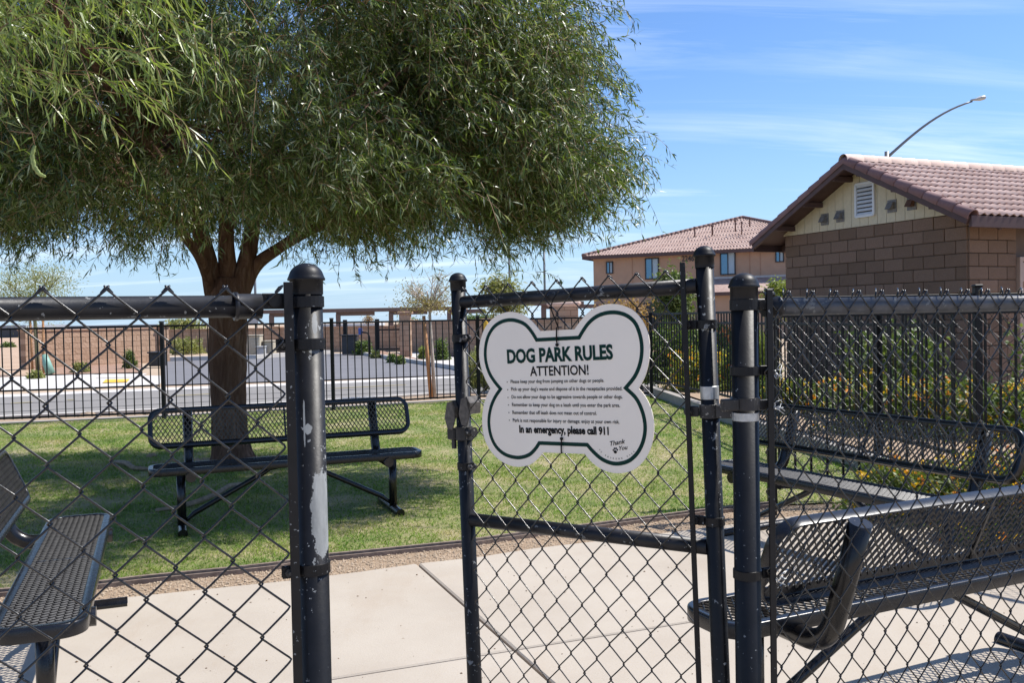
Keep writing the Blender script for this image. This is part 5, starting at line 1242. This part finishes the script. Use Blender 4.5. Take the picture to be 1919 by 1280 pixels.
# ================================================================== background trees
def small_tree(name, label, base, z0, z1, rx, ry, nl, L, W, mat, tr=.05, lean=0, nb=9, barkm='bark', cl=26, cat='tree', group=None, spread=.32, forks=.35):
    base = Vector((base.x, base.y, 0)); t = thing(name, label, cat, base, 0, group); zf = z0 + (z1 - z0) * .10; mb = MB()
    mb.tube([(0, 0, -.1), (lean * .3, 0, zf * .5), (lean * .6, 0, zf), (lean, 0, z0 + (z1 - z0) * forks)], tr, 10, rs=[tr * 1.25, tr, tr * .85, tr * .5]); obj('trunk', mb, M[barkm], t)
    cc = np.array([lean, 0, (z0 + z1) / 2]); rr3 = np.array([rx, ry, (z1 - z0) / 2]); c = cc + unit(RNG.normal(0, 1, (cl, 3))) * (RNG.uniform(.2, 1, cl) ** .5)[:, None] * rr3 * .85
    mb = MB()
    for q in c[:max(nb, 1)]:
        q = Vector(q); s_ = Vector((lean * .6, 0, zf)); m_ = s_.lerp(q, .5) + Vector((0, 0, .1 * (z1 - z0) * .5)); mb.tube([s_, m_, q], tr * .3, 5, rs=[tr * .55, tr * .4, tr * .2], cap=False)
        for _ in range(4):
            e_ = q + Vector((RNG.normal(0, rx * .25), RNG.normal(0, ry * .2), abs(RNG.normal(0, .12 * (z1 - z0))))); mb.tube([m_.lerp(q, RNG.uniform(0, 1)), e_], tr * .1, 4, rs=[tr * .24, tr * .10], cap=False)
    o = obj('branches', mb, M[barkm], t); o['kind'] = 'stuff'
    if nl:
        i = RNG.integers(0, cl, nl); p = c[i] + RNG.normal(0, 1, (nl, 3)) * rr3 * spread; d_ = unit(RNG.normal(0, 1, (nl, 3)) + np.array([0, 0, -.2]))
        V, Fc = leaves(p, d_, RNG.uniform(.6, 1.3, nl) * L, RNG.uniform(.7, 1.3, nl) * W); o = put('crown', npmesh('crown', V, Fc, mat), t); o['kind'] = 'stuff'
    return t
M['leafPV'] = leaf_mat('palo_verde_leaf', [(.1, (.16, .18, .05)), (.6, (.27, .28, .10)), (.95, (.38, .34, .15))], .6, .3)
M['leafDry'] = leaf_mat('dry_olive_leaf', [(.1, (.20, .17, .05)), (.6, (.33, .26, .09)), (.95, (.42, .32, .15))], .6, .3)
M['leafG'] = leaf_mat('green_leaf', [(.1, (.060, .10, .022)), (.6, (.12, .17, .045)), (.95, (.24, .27, .09))], .55, .3)
M['leafY'] = leaf_mat('yellow_green_leaf', [(.1, (.14, .19, .03)), (.6, (.25, .29, .06)), (.95, (.36, .36, .10))], .55, .3)
M['leafR'] = leaf_mat('rusty_leaf', [(.1, (.16, .055, .03)), (.6, (.27, .11, .05)), (.95, (.36, .20, .09))], .6, .3)
M['leafO'] = leaf_mat('ochre_leaf', [(.1, (.22, .12, .05)), (.6, (.36, .22, .09)), (.95, (.44, .32, .14))], .6, .3)
M['barkpale'] = simple('pale_bark', (.48, .41, .35), .9, var=.2, scale=10, bump=.3)
M['barkgreen'] = simple('palo_verde_bark', (.20, .19, .10), .8, var=.2)
M['stakewood'] = simple('orange_stake_wood', (.40, .20, .09), .85, var=.2, scale=10)
def zy(py, Y, px=960): return at(px, py, Y).z
b = P(72, 700); small_tree('palo_verde_tree', 'airy pale green palo verde tree with staked stems at the far left', b, zy(600, b.y, 72), zy(492, b.y, 72), 1.15, 1.0, 7500, .075, .022, M['leafPV'], .055, -.1, 14, 'barkgreen', 22)
for dx_, lab in ((-.12, 'left wooden stake beside the palo verde trunk'), (.2, 'right wooden stake beside the palo verde trunk')):
    mb = MB(); mb.tube([(0, 0, 0), (dx_ * .2, 0, 1.6)], .035, 8); o = obj('tree_stake', mb, M['stakewood'], None, loc=(b.x + dx_, b.y - .1, 0)); tag(o, lab, 'stake', 'wooden tree stakes')
b = Vector((at(815, 748, 16.25).x, 16.25, 0)); small_tree('young_staked_tree', 'young pale barked tree with sparse tan leaves just beyond the picket fence', b, 1.42, 2.35, .52, .45, 900, .055, .014, M['leafDry'], .028, -.10, 26, 'barkpale', 30, spread=.16, forks=.5)
i = 1300; c0_ = np.array([b.x - .12, b.y, 1.66]); p = c0_ + RNG.normal(0, 1, (i, 3)) * np.array([.26, .2, .075]); V, Fc = leaves(p, unit(RNG.normal(0, 1, (i, 3))), RNG.uniform(.03, .06, i), RNG.uniform(.012, .02, i)); o = put('leaves', npmesh('leaves', V, Fc, M['leafDry'])); o.parent = None
o.parent = [q for q in C.objects if q.name.startswith('young_staked_tree')][0]; o.location = -Vector(o.parent.location); o['kind'] = 'stuff'
mb = MB(); mb.tube([(0, 0, 0), (-.10, 0, 1.45)], .036, 10, rs=[.038, .030]); o = obj('tree_stake', mb, M['stakewood'], None, loc=(at(808, 748, 16.2).x, 16.2, 0)); tag(o, 'orange brown stake leaning beside the young pale tree', 'stake', 'wooden tree stakes')
def bgtree(name, label, px, Y, y0, y1, rpx, mat, n, L, W, **k):
    b_ = at(px, 600, Y); small_tree(name, label, Vector((b_.x, Y, 0)), zy(y0, Y, px), zy(y1, Y, px), rpx * Y / F, rpx * Y / F * .8, n, L, W, mat, **k)
bgtree('leafy_tree', 'round grey green tree behind the gate top rail at left', 948, 44, 600, 520, 40, M['leafPV'], 2600, .28, .07, tr=.11, cl=30, group='trees beyond the street')
bgtree('leafy_tree', 'green tree rising between the gate uprights before the apartment wall', 1262, 38, 605, 516, 30, M['leafG'], 6500, .22, .07, tr=.08, cl=34, group='trees beyond the street')
bgtree('rusty_tree', 'ochre and rust leaved tree behind the upper right bone lobe', 1160, 36, 640, 566, 50, M['leafO'], 5200, .20, .07, tr=.08, cl=30)
bgtree('leafy_tree', 'bright yellow green tree beside the left corner of the block building', 1458, 30, 590, 532, 24, M['leafY'], 3600, .16, .05, tr=.05, cl=20, group='trees beyond the street')
bgtree('leafy_tree', 'small pale tree just left of the big trunk, far off', 345, 60, 632, 600, 34, M['leafPV'], 1800, .30, .08, tr=.06, cl=18, group='trees beyond the street')
bgtree('leafy_tree', 'sparse low tree between the staked tree and the gate post, far off', 900, 70, 622, 590, 30, M['leafG'], 1500, .35, .09, tr=.08, cl=14, group='trees beyond the street')
bgtree('leafy_tree', 'low far tree seen just right of the young staked tree', 770, 75, 612, 596, 22, M['leafG'], 700, .35, .1, tr=.06, cl=10, group='trees beyond the street')
bgtree('leafy_tree', 'hazy reddish bare tree far behind the carport', 690, 90, 606, 588, 12, M['leafO'], 260, .3, .06, tr=.08, cl=8, group='trees beyond the street')
# ================================================================== shrubs
def shrub(name, label, x, y, rx, ry, h, n, L, W, mat, flowers=None, group=None, cat='shrub', up=0.0, z=0.0, fl=300, fs=.022):
    t = thing(name, label, cat, (x, y, z), 0, group); u3 = unit(RNG.normal(0, 1, (n, 3))); u3[:, 2] = np.abs(u3[:, 2]); r = RNG.uniform(.15, 1, n) ** .45
    lump = 1 + .22 * np.sin(u3[:, 0] * 7 + x) * np.sin(u3[:, 1] * 6 + y * 3) + .12 * np.sin(u3[:, 2] * 11)
    p = u3 * (r * lump)[:, None] * np.array([rx, ry, h]); d_ = unit(u3 * .5 + RNG.normal(0, .6, (n, 3)) + np.array([0, 0, up]))
    V, Fc = leaves(p, d_, RNG.uniform(.6, 1.3, n) * L, RNG.uniform(.7, 1.3, n) * W); o = put('leaves', npmesh('leaves', V, Fc, mat), t); o['kind'] = 'stuff'
    mb = MB()
    for k in range(7):
        a = k * .9; mb.tube([(0, 0, 0), (math.cos(a) * rx * .5, math.sin(a) * ry * .5, h * .6)], .012, 5, rs=[.014, .005], cap=False)
    o = obj('stems', mb, M['twig'], t); o['kind'] = 'stuff'
    if flowers:
        for nm, m_, fn in flowers:
            q = unit(RNG.normal(0, 1, (fn, 3))); q[:, 2] = np.abs(q[:, 2]); lump = 1 + .22 * np.sin(q[:, 0] * 7 + x) * np.sin(q[:, 1] * 6 + y * 3) + .12 * np.sin(q[:, 2] * 11)
            c = q * (lump * RNG.uniform(.82, 1.06, fn))[:, None] * np.array([rx, ry, h]); k = 7; cc = np.repeat(c, k, 0) + RNG.normal(0, fs * .45, (fn * k, 3))
            V, Fc = leaves(cc, unit(RNG.normal(0, 1, (fn * k, 3)) + np.array([0, 0, .6])), np.full(fn * k, fs), np.full(fn * k, fs * .8)); o = put(nm, npmesh(nm, V, Fc, m_), t); o['kind'] = 'stuff'
    return t
M['flY'] = leaf_mat('yellow_petal', [(.1, (.80, .42, .02)), (.9, (.85, .60, .05))], .6, .3); M['flO'] = leaf_mat('orange_petal', [(.1, (.75, .20, .02)), (.9, (.80, .36, .03))], .6, .3)
LG = 'yellow flowering lantana shrubs'
FLW = lambda n: [('flowers', M['flY'], n), ('orange_flowers', M['flO'], n // 3)]
# near bed beyond the facing bench
shrub('lantana', 'yellow lantana low behind the facing bench seat, nearest the slim domed post', 2.62, 6.02, .42, .34, .40, 5200, .045, .022, M['leafG'], FLW(110), LG, fs=.028)
shrub('lantana', 'yellow lantana showing under the middle of the facing bench backrest', 3.10, 5.40, .55, .42, .55, 8000, .045, .022, M['leafG'], FLW(260), LG, fs=.030)
shrub('lantana', 'large yellow lantana at the right end of the facing bench', 3.60, 4.95, .60, .45, .66, 9500, .045, .022, M['leafG'], FLW(300), LG, fs=.030)
shrub('lantana', 'orange flecked lantana low on the ground at the right picture edge', 3.05, 4.55, .40, .34, .40, 5500, .045, .022, M['leafG'], FLW(190), LG, fs=.028)
# beyond the nearest picket fence
for (x, y, rx, ry, h, fn, lab) in ((3.95, 9.6, .75, .55, .60, 100, 'yellow lantana against the block building, left one beyond the picket fence'), (4.75, 9.1, .80, .6, .58, 110, 'yellow lantana against the block building, middle one beyond the picket fence'), (5.55, 9.3, .7, .55, .52, 90, 'yellow lantana against the block building, right one beyond the picket fence'), (3.55, 11.6, .45, .4, .40, 60, 'yellow lantana farther back by the low curb, beside the picket posts')):
    shrub('lantana', lab, x, y, rx, ry, h, 3600, .07, .034, M['leafG'], FLW(fn), LG, z=.12, fs=.035)
SG = 'shrubs beyond the picket fence'
shrub('green_shrub', 'tall dark green shrub against the brown block wall', 5.2, 12.6, .8, .6, 1.10, 3800, .09, .045, M['leafG'], None, SG, z=.12)
shrub('green_shrub', 'tall green shrub at the right edge before the block building', 6.6, 10.6, .9, .7, 1.15, 3600, .09, .045, M['leafG'], None, SG, z=.12)
shrub('green_shrub', 'green topped shrub just left of the gate hinge upright', 3.25, 17.5, 1.1, .8, 1.12, 7500, .10, .05, M['leafG'], None, SG, z=.1)
shrub('green_shrub', 'yellow flowering shrub below the green one beyond the lawn corner', 3.15, 15.3, .55, .5, .70, 4200, .07, .035, M['leafY'], FLW(150), SG, z=.12, fs=.035)
shrub('green_shrub', 'grey green shrub showing between the two hinge posts', 4.1, 16.2, .55, .5, .72, 3800, .08, .03, M['leafG'], None, SG, z=.12, up=.6)
shrub('rusty_shrub', 'small rust red shrub between the gate upright and hinge post', 5.6, 24.5, .45, .4, 1.0, 2600, .10, .05, M['leafR'], None, None, z=.05)
shrub('ornamental_grass', 'bright yellow green grass clump right beside the hinge post', 3.42, 12.6, .22, .25, .95, 2600, .26, .014, M['leafY'], None, 'ornamental grass clumps', up=1.6, z=.12, cat='grass clump')
shrub('ornamental_grass', 'olive grass clump beyond the picket fence at the gate latch side', -.52, 17.4, .42, .35, .62, 3600, .28, .012, M['leafPV'], None, 'ornamental grass clumps', up=1.4, cat='grass clump')
shrub('ornamental_grass', 'darker olive grass clump just left of the bone sign', -.05, 17.2, .38, .35, .60, 3200, .28, .012, M['leafG'], None, 'ornamental grass clumps', up=1.4, cat='grass clump')
SP_ = 'low desert shrubs by the walls'
def pshrub(px, py, w_, h_, mat, lab, n=1500):
    q = P(px, py); k = q.y / F; shrub('desert_shrub', lab, q.x, q.y, w_ * k / 2, w_ * k / 2, h_ * k, n, 5.5 * k, 2.4 * k, mat, None, SP_)
pshrub(681, 664, 34, 26, M['leafG'], 'round green bush right of the black corner cabinet')
pshrub(704, 670, 14, 11, M['leafPV'], 'small grey bush by the parking kerb, second from the green bush', 500)
0 and pshrub(722, 674, 14, 13, M['leafPV'], 'small grey bush by the parking kerb under the call box', 500)
pshrub(735, 678, 16, 14, M['leafG'], 'small dark bush by the parking kerb before the pillar', 600)
pshrub(750, 681, 16, 14, M['leafG'], 'dark bush at the end of the parking kerb bed', 600)
pshrub(795, 672, 18, 22, M['leafY'], 'yellow green bush before the reddish wall', 700)
pshrub(828, 674, 24, 40, M['leafG'], 'tall dark bush before the reddish wall, left of the gate upright', 1300)
0 and pshrub(860, 680, 22, 34, M['leafG'], 'dark bush right behind the gate free upright', 1200)
pshrub(900, 678, 24, 30, M['leafPV'], 'pale bush before the reddish wall by the yellow bollard', 1000)
pshrub(150, 697, 30, 18, M['leafPV'], 'straw coloured bush against the tan wall, left one', 900)
0 and pshrub(170, 698, 26, 14, M['leafY'], 'green yellow low bush at the middle of the tan wall', 800)
0 and pshrub(205, 696, 24, 16, M['leafY'], 'low green bush against the tan wall, right one', 800)
pshrub(243, 690, 20, 34, M['leafG'], 'upright grey green bush against the tan wall', 900)
0 and pshrub(262, 688, 14, 30, M['leafO'], 'ochre upright bush near the dark mailbox cabinet', 700)
pshrub(68, 708, 26, 12, M['leafPV'], 'dry low bush at the foot of the palo verde', 700)
pshrub(15, 650, 22, 7, M['leafG'], 'low green bush on the bare lot at the left edge', 400)
pshrub(350, 662, 60, 30, M['leafPV'], 'wide yellowish hedge bush on the far wall left of the trunk', 1800)
